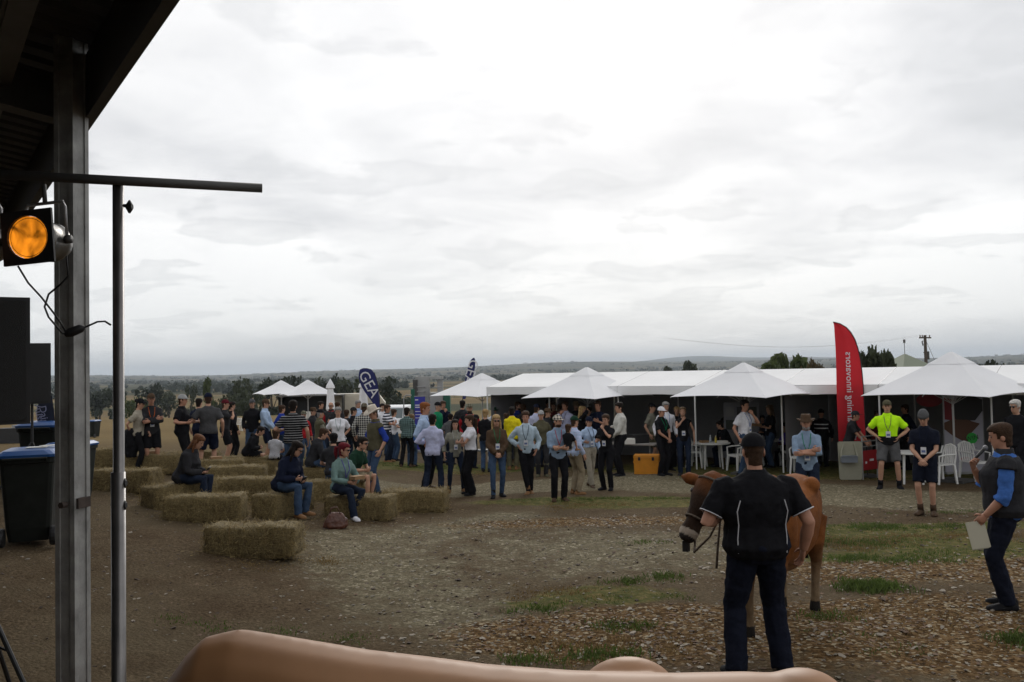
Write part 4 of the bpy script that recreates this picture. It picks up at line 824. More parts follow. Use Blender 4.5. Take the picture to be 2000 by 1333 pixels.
# cattle banner with green spot
a, b_ = at(1848, 945, 21.6), at(1917, 768, 21.6); g_ = gzf((a.x + b_.x)/2, 21.6); w_, h_ = b_.x - a.x, b_.z - g_; L = thing('cattle_banner', 'tall white banner showing brown cattle and a green spot', 'banner', ((a.x + b_.x)/2, 21.6, g_), 0)
WB = pmat('banner_white', (.42, .41, .47), .6); mb = MB(); mb.box((0, 0, h_/2 + .02), (w_, .02, h_ - .04)); obj('panel', mb, WB, L)
def flat(name, pts_, y_, mat): mb = MB(); mb.loft([[Vector((x*w_, yy, z_*h_)) for x, z_ in pts_] for yy in (y_, y_ + .003)]); return obj(name, mb, mat, L)
flat('print_dark_cow', [(-.2, .66), (.30, .66), (.5, .78), (.5, .92), (.25, .97), (-.15, .95), (-.28, .85)], -.014, pmat('print_cow_black', (.02, .018, .018), .6))
flat('print_brown_cow', [(-.5, .56), (-.3, .48), (-.08, .42), (.12, .38), (.10, .46), (.30, .56), (.42, .62), (.1, .67), (-.3, .68), (-.5, .64)], -.0145, pmat('print_cow_brown', (.11, .045, .02), .6))
flat('print_red_arc', [(-.48, .68), (-.22, .66), (-.2, .75), (-.3, .82), (-.2, .92), (-.48, .95)], -.0135, pmat('print_red', (.20, .012, .02), .6))
mb = MB(); mb.loft([[Vector((.2*w_ + .085*math.cos(6.2832*k/20)*1.6, yy, .44*h_ + .085*math.sin(6.2832*k/20)*1.6)) for k in range(20)] for yy in (-.018, -.015)]); obj('green_spot', mb, pmat('print_green', (.03, .45, .06), .6), L)
text_obj('lettering', 'WIN', .16, BLACK, L, Vector((.2*w_, -.0195, .44*h_)), Matrix.Rotation(R(90), 3, 'X') @ Matrix.Rotation(R(12), 3, 'Z'))
mb = MB(); mb.loft([[Vector((.02*w_ + .14*math.cos(6.2832*k/20), yy, .18*h_ + .07*math.sin(6.2832*k/20))) for k in range(20)] for yy in (-.018, -.015)]); obj('red_oval', mb, pmat('print_red2', (.30, .012, .02), .6), L)
for z_, l_ in ((.35, .5), (.32, .7), (.29, .7), (.26, .6)): mb = MB(); mb.box((-.02, -.0125, z_*h_), (w_*l_, .003, .012)); obj('print_line', mb, pmat('print_grey', (.15, .14, .17), .7), L)
mb = MB(); mb.box((0, 0, .03), (w_ + .05, .22, .06)); obj('base', mb, STEEL, L)
for s_ in (-1, 1): mb = MB(); mb.tube([(s_*(w_/2 + .012), 0, .03), (s_*(w_/2 + .012), 0, h_)], .012, 6); obj('side_post', mb, STEEL, L)
# oval stall sign on the back wall, and photo board
q_ = tp(4.05*BAY - .4, 2*HALF - .08, 0); q_ = at(1815, 782, q_.y + .0); oz = q_.z
sg = thing('stall_sign', 'dark red oval sign hanging at the back of the stall', 'sign', (q_.x, q_.y, oz), math.atan2(TD.y, TD.x)); mb = MB(); mb.loft([[Vector((.30*math.cos(6.2832*k/24), yy, .17*math.sin(6.2832*k/24))) for k in range(24)] for yy in (-.02, .01)]); obj('panel', mb, pmat('sign_red', (.22, .01, .015), .6), sg)
mb = MB(); mb.tube([(0, 0, .16), (0, 0, max(.2, ZEV + .05 - oz))], .004, 5); obj('hanger', mb, STEEL, sg)
q_ = tp(.25*BAY, HALF*.9, 0); g_ = gzf(q_.x, q_.y); pb = thing('photo_board', 'grey display board with pinned photographs inside the tent', 'display board', (q_.x, q_.y, g_), math.atan2(TD.y, TD.x) + .25)
mb = MB(); mb.box((0, 0, 1.0), (1.0, .03, 1.6)); obj('board', mb, pmat('board_grey', (.20, .20, .22), .8), pb)
for i in range(3):
    for j in range(4): mb = MB(); mb.box((-.32 + .32*i, -.02, .4 + .38*j), (.24, .012, .28)); obj('photo', mb, pmat('photo_%d' % ((i + 2*j) % 4), [(.03, .04, .03), (.10, .12, .15), (.22, .22, .22), (.05, .05, .06)][(i + 2*j) % 4], .4), pb)
for s_ in (-.45, .45): mb = MB(); mb.box((s_, 0, .1), (.03, .4, .2)); obj('foot', mb, STEEL, pb)
# ------------------------------------------------------------------ food caravan, ute, steel tower, far huts
def rbox(mb, c, d, ch=.08, mi=0):
    x, y, z = d[0]/2, d[1]/2, d[2]/2; pr = [(-x + ch, -z), (x - ch, -z), (x, -z + ch), (x, z - ch*2), (x - ch*1.5, z), (-x + ch*1.5, z), (-x, z - ch*2), (-x, -z + ch)]; mb.loft([[Vector((c[0] + a, c[1] + yy, c[2] + b_)) for a, b_ in pr] for yy in (-y, y)], True, mi)
CREAM = pmat('caravan_cream', (.48, .44, .36), .45, .1, 2)
p = at(697, 800, 52); g_ = gzf(p.x, 52); L = thing('food_caravan', 'cream vintage food caravan behind the folded umbrellas', 'caravan', (p.x, 52, g_), R(8))
mb = MB(); rbox(mb, (0, 0, 1.35), (3.4, 1.9, 1.8), .25); obj('body', mb, CREAM, L); mb = MB(); mb.box((0, 0, 2.29), (2.7, 1.5, .08)); obj('roof_hatch', mb, CREAM, L)
mb = MB(); mb.box((-.9, -.97, 1.0), (.85, .04, .7)); obj('door', mb, pmat('caravan_timber', (.22, .11, .04), .6), L); mb = MB(); mb.box((.7, -.97, 1.5), (1.1, .04, .5)); obj('window', mb, pmat('dark_glass', (.03, .035, .04), .15), L)
for s_ in (-.6, .9): mb = MB(); mb.tube([(s_, -.9, .3), (s_, -.7, .3)], .3, 16); obj('wheel', mb, BLACK, L)
p = at(607, 800, 50); g_ = gzf(p.x, 50); L = thing('food_stall', 'dark food stall with an open serving hatch under the small umbrellas', 'stall', (p.x, 50, g_), R(4)); mb = MB(); mb.box((0, 1.2, 1.1), (3.6, .06, 2.2)); obj('back_panel', mb, BLACK, L)
for s_ in (-1, 1): mb = MB(); mb.box((s_*1.8, .6, 1.1), (.06, 1.2, 2.2)); obj('side_panel', mb, BLACK, L)
mb = MB(); mb.box((0, .55, 2.25), (3.7, 1.4, .06)); obj('roof', mb, pmat('stall_roof', (.12, .12, .12), .7), L); mb = MB(); mb.box((0, -.02, .5), (3.5, .06, 1.0)); obj('counter', mb, pmat('stall_counter', (.20, .20, .19), .7), L); mb = MB(); mb.box((-.1, -.06, 1.15), (.45, .03, .4)); obj('menu_board', mb, PAPER, L)
UTE = pmat('ute_white', (.66, .67, .68), .3, coat=.4); GLS = pmat('car_glass', (.10, .125, .13), .1)
p = at(772, 822, 44); g_ = gzf(p.x, 44); L = thing('parked_ute', 'white four wheel drive parked behind the striped polo man', 'car', (p.x, 44, g_), R(-8))
mb = MB(); rings = [[Vector((s_*x, y_, z_)) for s_, x, z_ in ((-1, .85, .4), (1, .85, .4), (1, .9, .75), (1, .82, 1.02), (-1, .82, 1.02), (-1, .9, .75))] for y_ in (-2.0, -1.9, 1.9, 2.1)]; mb.loft(rings); obj('body', mb, UTE, L)
mb = MB(); mb.loft([[Vector((s_*x, y_, z_)) for s_, x, z_ in ((-1, .8, 1.0), (1, .8, 1.0), (1, w_, zt), (-1, w_, zt))] for y_, w_, zt in ((-1.1, .76, 1.02), (-.55, .68, 1.62), (1.2, .68, 1.66), (1.9, .75, 1.05))]); obj('cabin', mb, UTE, L)
mb = MB(); mb.add([(-.66, -1.05, 1.09), (.66, -1.05, 1.09), (.58, -.62, 1.56), (-.58, -.62, 1.56), (-.66, -1.03, 1.07), (.66, -1.03, 1.07), (.58, -.6, 1.54), (-.58, -.6, 1.54)], [(0,1,2,3), (7,6,5,4), (0,4,5,1), (1,5,6,2), (2,6,7,3), (3,7,4,0)]); obj('windscreen', mb, GLS, L)
for sx_ in (-1, 1):
    mb = MB(); mb.box((sx_*.765, .3, 1.33), (.02, 1.5, .38)); obj('side_window', mb, GLS, L); mb = MB(); mb.box((sx_*.62, -2.01, .82), (.3, .04, .16)); obj('headlight', mb, CHROME, L)
    for y_ in (-1.3, 1.35): mb = MB(); mb.tube([(sx_*.72, y_, .36), (sx_*.92, y_, .36)], .36, 18); obj('wheel', mb, BLACK, L)
mb = MB(); mb.box((0, -2.02, .78), (.9, .04, .2)); obj('grille', mb, BLACK, L)
SS = pmat('stainless', (.36, .36, .35), .35, .15, 2, metal=.5); GRN = pmat('machine_green', (.012, .10, .065), .5)
p = at(838, 830, 36); g_ = gzf(p.x, 36); L = thing('milking_machine', 'stainless steel dairy machine tower with green guards and rails', 'machine', (p.x, 36, g_), 0)
def mpx(x0, x1, y0, y1): a, b_ = at(x0, y1, 36), at(x1, y0, 36); return ((a.x + b_.x)/2 - p.x, (a.z + b_.z)/2 - g_, b_.x - a.x, b_.z - a.z)
for nm, r_, yy, dd, mt in (('tower', (816, 838, 738, 840), .2, .5, SS), ('tower', (854, 864, 742, 800), .3, .2, SS), ('top_beam', (811, 864, 735, 742), .25, .55, SS), ('cabinet', (843, 868, 766, 850), -.1, .7, SS), ('guard', (804, 811, 760, 800), 0, .5, GRN), ('guard', (868, 880, 765, 850), -.2, .5, GRN), ('side_case', (809, 816, 742, 840), .1, .6, DSTEEL)):
    x, z_, w_, h2 = mpx(*r_); mb = MB()
    if r_[3] > 835: h2 = z_ + h2/2; z_ = h2/2
    mb.box((x, yy, z_), (w_, dd, h2)); obj(nm, mb, mt, L)
for y_ in (756, 765, 775, 784): a, b_ = at(816, y_, 36), at(831, y_, 36); mb = MB(); mb.tube([(a.x - p.x, -.3, a.z - g_), (b_.x - p.x, -.3, b_.z - g_), (b_.x - p.x, .1, b_.z - g_)], .022, 6); obj('rail', mb, STEEL, L)
mb = MB(); mb.tube([tuple(Vector(at(x, y_, 36)) - Vector((p.x, 36.4, g_))) for x, y_ in ((791, 830), (791, 776), (795, 772), (806, 772))], .025, 6); obj('rail', mb, STEEL, L); mb = MB(); mb.tube([tuple(Vector(at(x, y_, 36)) - Vector((p.x, 36.4, g_))) for x, y_ in ((840, 850), (840, 756), (864, 756))], .022, 6); obj('rail', mb, STEEL, L)
# hut, mast and power pole on the rise behind the tent
p = at(1768, 720, 55); g_ = gzf(p.x, 55); za = at(1768, 692, 55).z - g_; ze = at(1768, 722, 55).z - g_; L = thing('green_hut', 'hut with a pale green pyramid roof behind the tent', 'hut', (p.x, 55, g_), .3)
mb = MB(); h2 = 1.25; mb.box((0, 0, ze/2), (2*h2, 2*h2, ze)); obj('wall', mb, pmat('hut_wall', (.22, .23, .18), .8), L); mb = MB(); mb.loft([[Vector((x*h2*1.12, y_*h2*1.12, ze + .01)) for x, y_ in ((1, 1), (-1, 1), (-1, -1), (1, -1))], [Vector((x*.05, y_*.05, za)) for x, y_ in ((1, 1), (-1, 1), (-1, -1), (1, -1))]]); obj('roof', mb, pmat('hut_roof', (.20, .225, .165), .7), L); mb = MB(); zt = at(1760, 667, 55).z - g_; mb.tube([(0, 0, za - .05), (0, 0, zt)], .018, 6); mb.box((0, 0, zt), (.1, .1, .22)); obj('mast', mb, DSTEEL, L)
p = at(1809, 720, 75); g_ = gzf(p.x, 75); zt = at(1808, 655, 75).z - g_; L = thing('power_pole', 'timber power pole with crossarm and transformer on the skyline', 'power pole', (p.x, 75, g_), .5)
TIM = pmat('pole_timber', (.085, .068, .055), .9, .3, 4); mb = MB(); mb.tube([(0, 0, 0), (0, 0, zt)], [.17, .12], 10); obj('pole', mb, TIM, L); mb = MB(); mb.box((0, 0, zt - .22), (1.5, .1, .12)); obj('crossarm', mb, TIM, L)
for x_ in (-.65, -.35, .6): mb = MB(); mb.tube([(x_, 0, zt - .16), (x_, 0, zt + .02)], .05, 8); obj('insulator', mb, pmat('porcelain', (.18, .15, .13), .3), L)
mb = MB(); mb.tube([(.55, .3, zt - 2.1), (.55, .3, zt - 1.4)], .22, 10); mb.box((.3, .15, zt - 1.5), (.7, .08, .08)); obj('transformer', mb, DSTEEL, L); mb = MB(); mb.tube([(-.3, 0, zt - .9), (-.42, 0, zt - .55), (-.3, 0, zt - .5)], .05, 6); obj('fuse_switch', mb, DSTEEL, L)
mb = MB(); mb.tube([(.0, 0, zt - .3), (2.6, -.6, .4)], .015, 5); obj('stay_wire', mb, DSTEEL, L)
for yo in (-.65, .6):
    pts_ = [(yo + k/12*(-22 - yo), k/12*8, zt + .02 - .9*math.sin(math.pi*k/12) + .1*k/12) for k in range(13)]; mb = MB(); mb.tube(pts_, .004, 4); obj('wire', mb, DSTEEL, L)
# sound desk and dark banner by the bins
p = G(30, 866); L = thing('sound_table', 'low table under a black cloth carrying sound gear', 'table', p, 0); mb = MB(); mb.box((0, 0, .40), (1.7, .7, .8)); obj('cloth', mb, BLACK, L); mb = MB(); mb.box((0, 0, .815), (1.72, .72, .03)); obj('tabletop', mb, BLACK, L)
setp(obj('sound_mixer', MB().box((0, 0, .06), (.42, .3, .12)).box((0, -.155, .07), (.2, .01, .06), mi=1).box((-.4, .02, .08), (.24, .2, .16)), [pmat('mixer_grey', (.28, .28, .28), .5), BLACK], loc=p + Vector((.42, -.1, .83))), 'grey sound mixer box on the black table', 'mixer')
c = at(92, 850, 15); g_ = gzf(c.x, 15); L = thing('dark_banner', 'navy leaning banner with white lettering beside the speakers', 'banner', (c.x, 15, g_)); rows = [tuple((at(x0, y_, 15).x - c.x, at(x1, y_, 15).x - c.x, at(x0, y_, 15).z - g_)) for x0, x1, y_ in ((86, 91, 755), (78, 101, 775), (72, 105, 800), (74, 108, 845), (78, 110, 880))]; obj('banner_cloth', flag_mesh(rows), pmat('banner_navy', (.012, .016, .035), .7), L, True)
for i, (tx, dx) in enumerate((('Dairy', 89), ('Australia', 82))): q_ = at(dx, 822 + 2*i - 8*(1 - i), 15); text_obj('lettering', tx, .17, pmat('print_lav', (.30, .31, .45), .7), L, Vector((q_.x - c.x, -.05, q_.z - g_)), Matrix.Rotation(R(90), 3, 'X') @ Matrix.Rotation(R(-80), 3, 'Z'))
mb = MB(); mb.tube([(rows[0][1], .02, rows[0][2]), (rows[-1][1], .02, 0)], .012, 6); obj('pole', mb, BLACK, L)
# paddock fence on the left
F0, F1 = G(175, 800), G(490, 822); L = thing('paddock_fence', 'thin wire and post fence along the dry paddock', 'fence', (0, 0, 0)); nF = 14; prev = None
for k in range(nF):
    q_ = F0.lerp(F1, k/(nF - 1)); z0 = gzf(q_.x, q_.y); mb = MB(); mb.tube([(q_.x, q_.y, z0 - .05), (q_.x, q_.y, z0 + 1.15)], .05, 6); obj('fence_post', mb, TIM, L)
    if prev is not None:
        for hz_ in (.35, .7, 1.05): mb = MB(); mb.tube([prev + Vector((0, 0, hz_)), Vector((q_.x, q_.y, z0 + hz_))], .012, 4); obj('wire', mb, STEEL, L)
    prev = Vector((q_.x, q_.y, z0))
# ------------------------------------------------------------------ people
CLR = dict(black=(.010, .010, .012), charcoal=(.026, .026, .029), grey=(.085, .085, .088), ltgrey=(.30, .30, .30), white=(.66, .66, .70), offwhite=(.50, .49, .45), navy=(.009, .012, .027), blue=(.05, .13, .38), royal=(.020, .045, .27),
  ltblue=(.34, .44, .60), paleblue=(.38, .47, .54), lavender=(.46, .48, .66), denim=(.042, .070, .125), dkdenim=(.016, .023, .042), khaki=(.24, .195, .13), olive=(.085, .078, .048), sage=(.20, .195, .155), beige=(.30, .27, .215), brown=(.072, .045, .028), maroon=(.095, .012, .018),
  red=(.34, .016, .022), green=(.012, .19, .085), dkgreen=(.012, .036, .022), teal=(.14, .215, .20), yellow=(.72, .60, .015), hivis=(.50, .92, .015), purple=(.10, .065, .33), orange=(.55, .12, .02), tan=(.20, .105, .048), cream=(.56, .50, .42), steel=(.20, .27, .37), ink=(.009, .011, .020))
HAIRC = dict(dark=(.014, .010, .008), brown=(.048, .027, .016), auburn=(.12, .052, .024), blonde=(.34, .225, .105), dkblonde=(.155, .10, .055), red=(.21, .072, .024), crimson=(.11, .010, .016), grey=(.22, .21, .20), white=(.52, .50, .47), black=(.008, .007, .007))
SKINS = [(.44, .245, .165), (.40, .205, .135), (.36, .18, .115)]
def cloth(spec):
    """'navy' plain, 'a|b|stripe' horizontal bands, 'a|b|plaid' checks"""
    key = 'cloth_' + spec.replace('|', '_')
    if key in MATS: return MATS[key]
    pt_ = spec.split('|'); m = pmat(key, CLR[pt_[0]], .9, .2, 9, .45, 22, spec=.08)
    if len(pt_) > 1:
        t = m.node_tree; b = t.nodes['Principled BSDF']; o = N(t, 'ShaderNodeSeparateXYZ', inp={0: N(t, 'ShaderNodeTexCoord').outputs['Object']}); z_ = o.outputs[2]; x_ = o.outputs[0]
        def bands(s_, per, duty): return MA(t, 'LESS_THAN', MA(t, 'FRACT', MA(t, 'DIVIDE', s_, per)), duty)
        c1, c2 = (*CLR[pt_[0]], 1), (*CLR[pt_[1]], 1); kind = pt_[2]
        if kind == 'stripe': f = bands(z_, .052, .22)
        elif kind == 'fine': f = bands(z_, .026, .4)
        elif kind == 'wide': f = bands(z_, .085, .5)
        elif kind == 'half': f = MA(t, 'GREATER_THAN', z_, 1.14)
        else: f = MA(t, 'MULTIPLY', MA(t, 'ADD', bands(z_, .06, .4), bands(x_, .06, .4)), .5)
        t.links.new(MIX(t, f, c1, c2), b.inputs['Base Color'])
    return m
def hairm(c): return pmat('hair_' + c, HAIRC[c], .75, .4, 40, .7, 60, spec=.12)
def skinm(i): return pmat('skin_%d' % i, SKINS[i], .6, .12, 12, spec=.3)
EYE = pmat('eye_dark', (.02, .014, .012), .25); LIP = pmat('lips', (.22, .075, .06), .5); BADGE = pmat('badge_white', (.60, .60, .62), .5); GLASS = pmat('sunglass', (.006, .006, .007), .15)
def ik(a, c, l1, l2, pole):
    d = c - a; L = min(d.length, (l1 + l2)*.995); d = d.normalized(); c = a + d*L
    x = (l1*l1 - l2*l2 + L*L)/(2*L); h = math.sqrt(max(l1*l1 - x*x, 1e-6)); p = Vector(pole); p = (p - d*p.dot(d))
    p = p.normalized() if p.length > 1e-5 else Vector((0, 1, 0)); return a + d*x + p*h, c
def hand_mesh(mb, w, d, nrm, s=1.0, curl=.5, flip=1):
    """palm, four bent fingers of unequal length and a thumb off the side; w wrist, d along the hand, nrm out of the palm"""
    d = d.normalized(); nrm = (nrm - d*nrm.dot(d)).normalized(); sd = d.cross(nrm)*flip
    rg_ = []
    for y_, hw, ht in ((-.02, .026, .020), (.02, .034, .017), (.06, .042, .015), (.092, .040, .012)): rg_.append([w + d*y_*s + sd*hw*s*math.cos(t_) + nrm*ht*s*math.sin(t_) for t_ in [6.2832*k/8 for k in range(8)]])
    mb.loft(rg_)
    for i, (o_, L_) in enumerate(((-.031, .062), (-.010, .078), (.011, .084), (.031, .074))):
        p = w + d*.085*s + sd*o_*s; a = curl*.5; pts = [p]
        for sg_ in (.45, .32, .23): dv = d*math.cos(a) + nrm*math.sin(a); p = p + dv*L_*sg_*s; pts.append(p); a += curl*1.1
        mb.tube(pts, [.0095*s, .009*s, .008*s, .006*s], 6)
    p = w + d*.025*s + sd*.03*s; mb.tube([p, p + (sd*.75 + d*.6 + nrm*.25).normalized()*.04*s, p + (sd*.55 + d*.9 + nrm*.5).normalized()*.072*s], [.012*s, .0105*s, .007*s], 6)
ARMS = { # wrist in the torso frame for a 1.75 m body (x outward), pole, curl
 'down': ((.27, .04, .90), (.5, -1, 0), .45), 'hips': ((.175, .06, 1.03), (1, -.55, 0), .5), 'pocket': ((.215, .07, .93), (.6, -1, 0), .3), 'cross': ((-.07, .235, 1.20), (1, .1, -.55), .5), 'front': ((.035, .235, .95), (.9, -.4, -.2), .7),
 'phone': ((.06, .31, 1.16), (.7, -.3, -1), .9), 'mouth': ((.02, .215, 1.43), (.75, .35, -1), 1.1), 'behind': ((.10, -.15, .98), (1, -.6, 0), .5), 'hold': ((-.02, .29, 1.10), (1, -.2, -.8), .6), 'mic': ((.05, .235, 1.315), (.5, -.15, -1), 1.2), 'paper': ((.19, .19, .90), (.7, -1, -.1), .8), 'gest': ((.16, .34, 1.24), (.7, -.4, -1), .4), 'lean': ((.12, .46, 1.02), (.7, -.5, -.2), .8),
 'lap': ((.07, .35, 1.0), (.8, -.4, -.5), .7), 'out': ((.24, .40, 1.30), (.5, -.5, -1), .8), 'elbow': ((.22, .16, 1.14), (.8, -1, -.2), .7), 'up': ((.10, .17, 1.62), (1, .2, .1), .6)}
def person(px, top, feet, a, label, arms='down down', legs='stand', shirt='tee:black', pants='trousers:denim', shoes='shoe:black', hair='short:brown', hat=None, fem=False, bulk=1.0, turn=0, nod=6, lean=0, vest=None, lan=None, badge=True, glasses=False, beard=None, skin=0, seat=None, pos=None, height=None, vox=None, extra=None, child=False, shw=None):
    p = pos if pos is not None else G(px, feet)
    sit = seat is not None; base = p.z + (0 if not sit else 0)
    zt = zat(px, top, p.x, p.y); full = zt - p.z
    a = a - math.degrees(math.atan2(p.x, p.y)); ang = R(180 + a)     # facing is given relative to the line of sight
    hatadd = {'cap': .02, 'brim': .05, 'cowboy': .08, 'beanie': .03}.get((hat or '').split(':')[0], 0)
    if height: h = height
    elif sit: h = 1.68
    else: h = (full - hatadd)
    s = h/1.75
    if not sit and not child and not (1.45 < h < 2.05): print('HEIGHT', round(h, 2), label[:50], 'H', round(p.y, 1))
    vx = vox or min(max(p.length*.00098, .009), .021)
    root = thing('person', label, 'person', p, ang, 'people at the field day')
    b = bulk; sw = .92 if fem else 1.0; hw = 1.05 if fem else 1.0; ww = .88 if fem else 1.0
    if shw: sw = shw
    hipz = .93 if not sit else (seat/s + .10)
    sh = hipz - .93; ln = R(lean)
    def T(x, y, z):
        dz = z - .93; return Vector((x, y*math.cos(ln) + dz*math.sin(ln), hipz + dz*math.cos(ln) - y*math.sin(ln)))*s
    RG = [(.83, .10*hw, .085, 0), (.88, .155*hw, .105, -.01), (.95, .168*hw, .118, -.012), (1.03, .152*ww, .108, 0), (1.10, .146*ww, .105, .005), (1.20, .158*sw*ww**.4, .115, .008 + .012*fem), (1.28, .170*sw, .120 + .012*fem, .008 + .010*fem), (1.35, .176*sw, .112, 0), (1.405, .158*sw, .092, -.006), (1.445, .108*sw, .072, -.008), (1.485, .066, .060, -.002)]
    if b > 1: RG = [(z, w_*(1 + (b - 1)*(1.25 if .9 < z < 1.25 else .75 if z < 1.44 else .3)), d_*(1 + (b - 1)*(2.0 if .9 < z < 1.3 else 1)), y_ + (.05*(b - 1) if .9 < z < 1.3 else 0)) for z, w_, d_, y_ in RG]
    def ring(z, w_, d_, y_, n=16): return [T(w_*math.copysign(abs(math.cos(t_))**.86, math.cos(t_)), y_ + d_*math.copysign(abs(math.sin(t_))**.86, math.sin(t_)), z) for t_ in [6.2832*k/n for k in range(n)]]
    ab = arms.split(); J = {}
    for sd, nm in ((1, ab[0]), (-1, ab[-1])):
        tg, pole, curl = ARMS[nm]; S = T(sd*.172*sw*(1 + (b - 1)*.75), 0, 1.378)
        dzc = .05 if (nm == 'cross' and sd < 0) else 0
        W = T(sd*tg[0]*(1 + (b - 1)*.9 if nm in ('down', 'pocket', 'hips', 'behind') else 1), tg[1] + (.10*(b - 1) if tg[1] > .2 else 0) + (.03 if nm == 'cross' and sd < 0 else 0), tg[2] - dzc)
        if sit and nm == 'lap': W = Vector((sd*.09, .36, hipz + .13))*s
        E, W = ik(S, W, .295*s, .255*s, Vector((sd*pole[0], pole[1], pole[2]))); J[sd] = (S, E, W, curl, nm)
    # legs
    LG = {}
    lp = {'stand': ((.10, .0), (.10, .02)), 'wide': ((.17, .02), (.18, -.02)), 'cross': ((-.03, .09), (.07, -.04)), 'walk': ((.08, .24), (.09, -.22)), 'step': ((.11, .14), (.10, -.08)), 'shift': ((.10, .05), (.19, -.03)), 'sit': ((.13, .44), (.14, .36)), 'sitx': ((.10, .52), (.10, .28))}[legs if not sit or legs.startswith('sit') else 'sit']
    for sd, (fx, fy) in ((1, lp[0]), (-1, lp[1])):
        Hj = Vector((sd*.092*hw, 0 if not sit else .03, hipz - .02))*s; An = Vector((sd*fx, fy, .085))*s
        Kn, An = ik(Hj, An, .435*s, .425*s, Vector((sd*.12, 1, .35 if sit else 0))); LG[sd] = (Hj, Kn, An)
    # the body: one grown surface
    body = MB(); f = .90
    body.loft([ring(z, w_*f, d_*f, y_) for z, w_, d_, y_ in RG[1:-1]])
    hc = T(0, .02 + .02*(nod > 15), 1.632); nb = T(0, -.012, 1.44); body.tube([nb, nb.lerp(hc, .5), hc - Vector((0, .01, .03))*s], [.062*s, .054*s, .055*s], 12)
    Rh = Matrix.Rotation(R(-turn), 3, 'Z') @ Matrix.Rotation(R(-nod), 3, 'X'); hs = s*(1.0 if not child else 1.32); 
    HR = [(-.119, .026, .030, .048), (-.105, .043, .048, .036), (-.075, .056, .072, .018), (-.035, .064, .088, .006), (0, .070, .094, 0), (.04, .074, .099, -.004), (.078, .067, .090, -.008), (.105, .045, .062, -.01), (.118, .012, .018, -.01)]
    def HP(x, y, z): return hc + Rh @ (Vector((x, y, z))*hs)
    body.loft([[HP(w_*math.cos(t_), y_ + d_*math.sin(t_), z) for t_ in [6.2832*k/16 for k in range(16)]] for z, w_, d_, y_ in HR])
    for sd in (1, -1):
        S, E, W, curl, nm = J[sd]; bb = 1 + (b - 1)*.6; thin = .88 if fem else 1.0
        body.tube([S - Vector((sd*.06, 0, -.01))*s, S, S.lerp(E, .4), E, E.lerp(W, .35), W], [q_*s*bb*thin for q_ in (.044, .050, .046, .039, .040, .027)], 10)
        Hj, Kn, An = LG[sd]; body.tube([Hj + Vector((0, 0, .03))*s, Hj.lerp(Kn, .4), Kn, Kn.lerp(An, .35), An, An - Vector((0, 0, .045))*s], [q_*s*bb*.92 for q_ in (.088, .076, .056, .055, .037, .036)], 10)
    bo = obj('body', body, [skinm(skin), EYE, LIP, hairm(hair.split(':')[1]) if hair else hairm('brown')], root)
    ex = MB()
    for sd in (1, -1):
        S, E, W, curl, nm = J[sd]; d_ = (W - E).normalized(); nr = {'down': Vector((-sd, 0, 0)), 'pocket': Vector((-sd, 0, 0)), 'hips': Vector((-sd, .3, -.6)), 'cross': Vector((0, -1, 0)), 'front': Vector((0, -1, -.2)), 'phone': Vector((0, -.3, 1)), 'mouth': Vector((0, -1, .1))}.get(nm, Vector((-sd*.6, -.4, .3)))
        hand_mesh(ex, W, d_ if nm not in ('hips', 'mic') else ((d_ + Vector((0, 0, -.7))) if nm == 'hips' else (d_ + Vector((-sd*.2, -.1, .9)))), nr, s*.98*(.9 if fem else 1), curl, sd)
    ex.loft([[HP(x_*w_, y_, z_) for x_, y_ in ((-1, .078), (-.55, yt), (.55, yt), (1, .078))] for w_, yt, z_ in ((.007, .096, .018), (.009, .103, -.004), (.013, .112, -.026), (.015, .106, -.036), (.009, .090, -.042))])
    for sd in (1, -1):
        ex.ell(HP(sd*.074, -.008, -.012), Vector((.010, .022, .032))*hs, 8, 6, 0, Rh); ex.ell(HP(sd*.030, .0835, .008), Vector((.013, .007, .0065))*hs, 8, 4, 1, Rh); ex.ell(HP(sd*.031, .090, .028), Vector((.019, .006, .0045))*hs, 8, 4, 3, Rh)
    ex.ell(HP(0, .090, -.066), Vector((.024, .007, .006))*hs, 8, 4, 2, Rh)
    grow(bo, vx, 3, cb=lambda o, me, ex=ex: append_mesh(o, me, ex))
    # clothes
    def sleeve(mb, upto_, add, start=-.03):
        for sd in (1, -1):
            S, E, W, curl, nm = J[sd]; bb = 1 + (b - 1)*.6; pts = [S - Vector((sd*.07, 0, -.014))*s, S, S.lerp(E, .45), E, E.lerp(W, .4), W]; rd = [.048, .053, .053, .048, .047, .034]; cum = [-.1, 0, .45, 1, 1.4, 2]; P_, Q_ = [], []
            for i, c_ in enumerate(cum):
                if c_ <= upto_: P_.append(pts[i]); Q_.append((rd[i]*bb + add)*s)
                else: f_ = (upto_ - cum[i-1])/(c_ - cum[i-1]); P_.append(pts[i-1].lerp(pts[i], f_)); Q_.append((rd[i-1] + (rd[i] - rd[i-1])*f_)*bb*s + (add + .006)*s); break
            mb.tube(P_, Q_, 12)
    def torso(mb, hem, add, top_=1.49, flare=.0):
        rr = [q_ for q_ in RG if q_[0] > hem + .02 and q_[0] < top_]; z0 = hem
        g_ = np.array(RG); w0 = np.interp(z0, g_[:, 0], g_[:, 1]); d0 = np.interp(z0, g_[:, 0], g_[:, 2]); w0 = max(w0, .14)
        mb.loft([ring(z0, w0 + add + flare, d0 + add + flare, 0)] + [ring(z, w_ + add, d_ + add, y_) for z, w_, d_, y_ in rr])
    kind, col = shirt.split(':'); hem = {'tee': .88, 'polo': .87, 'shirt': .86, 'tuck': .985, 'long': .86, 'hoodie': .85, 'coat': .72, 'sleeveless': .87, 'jacket': .84, 'tucktee': .985, 'blouse': .84}[kind]
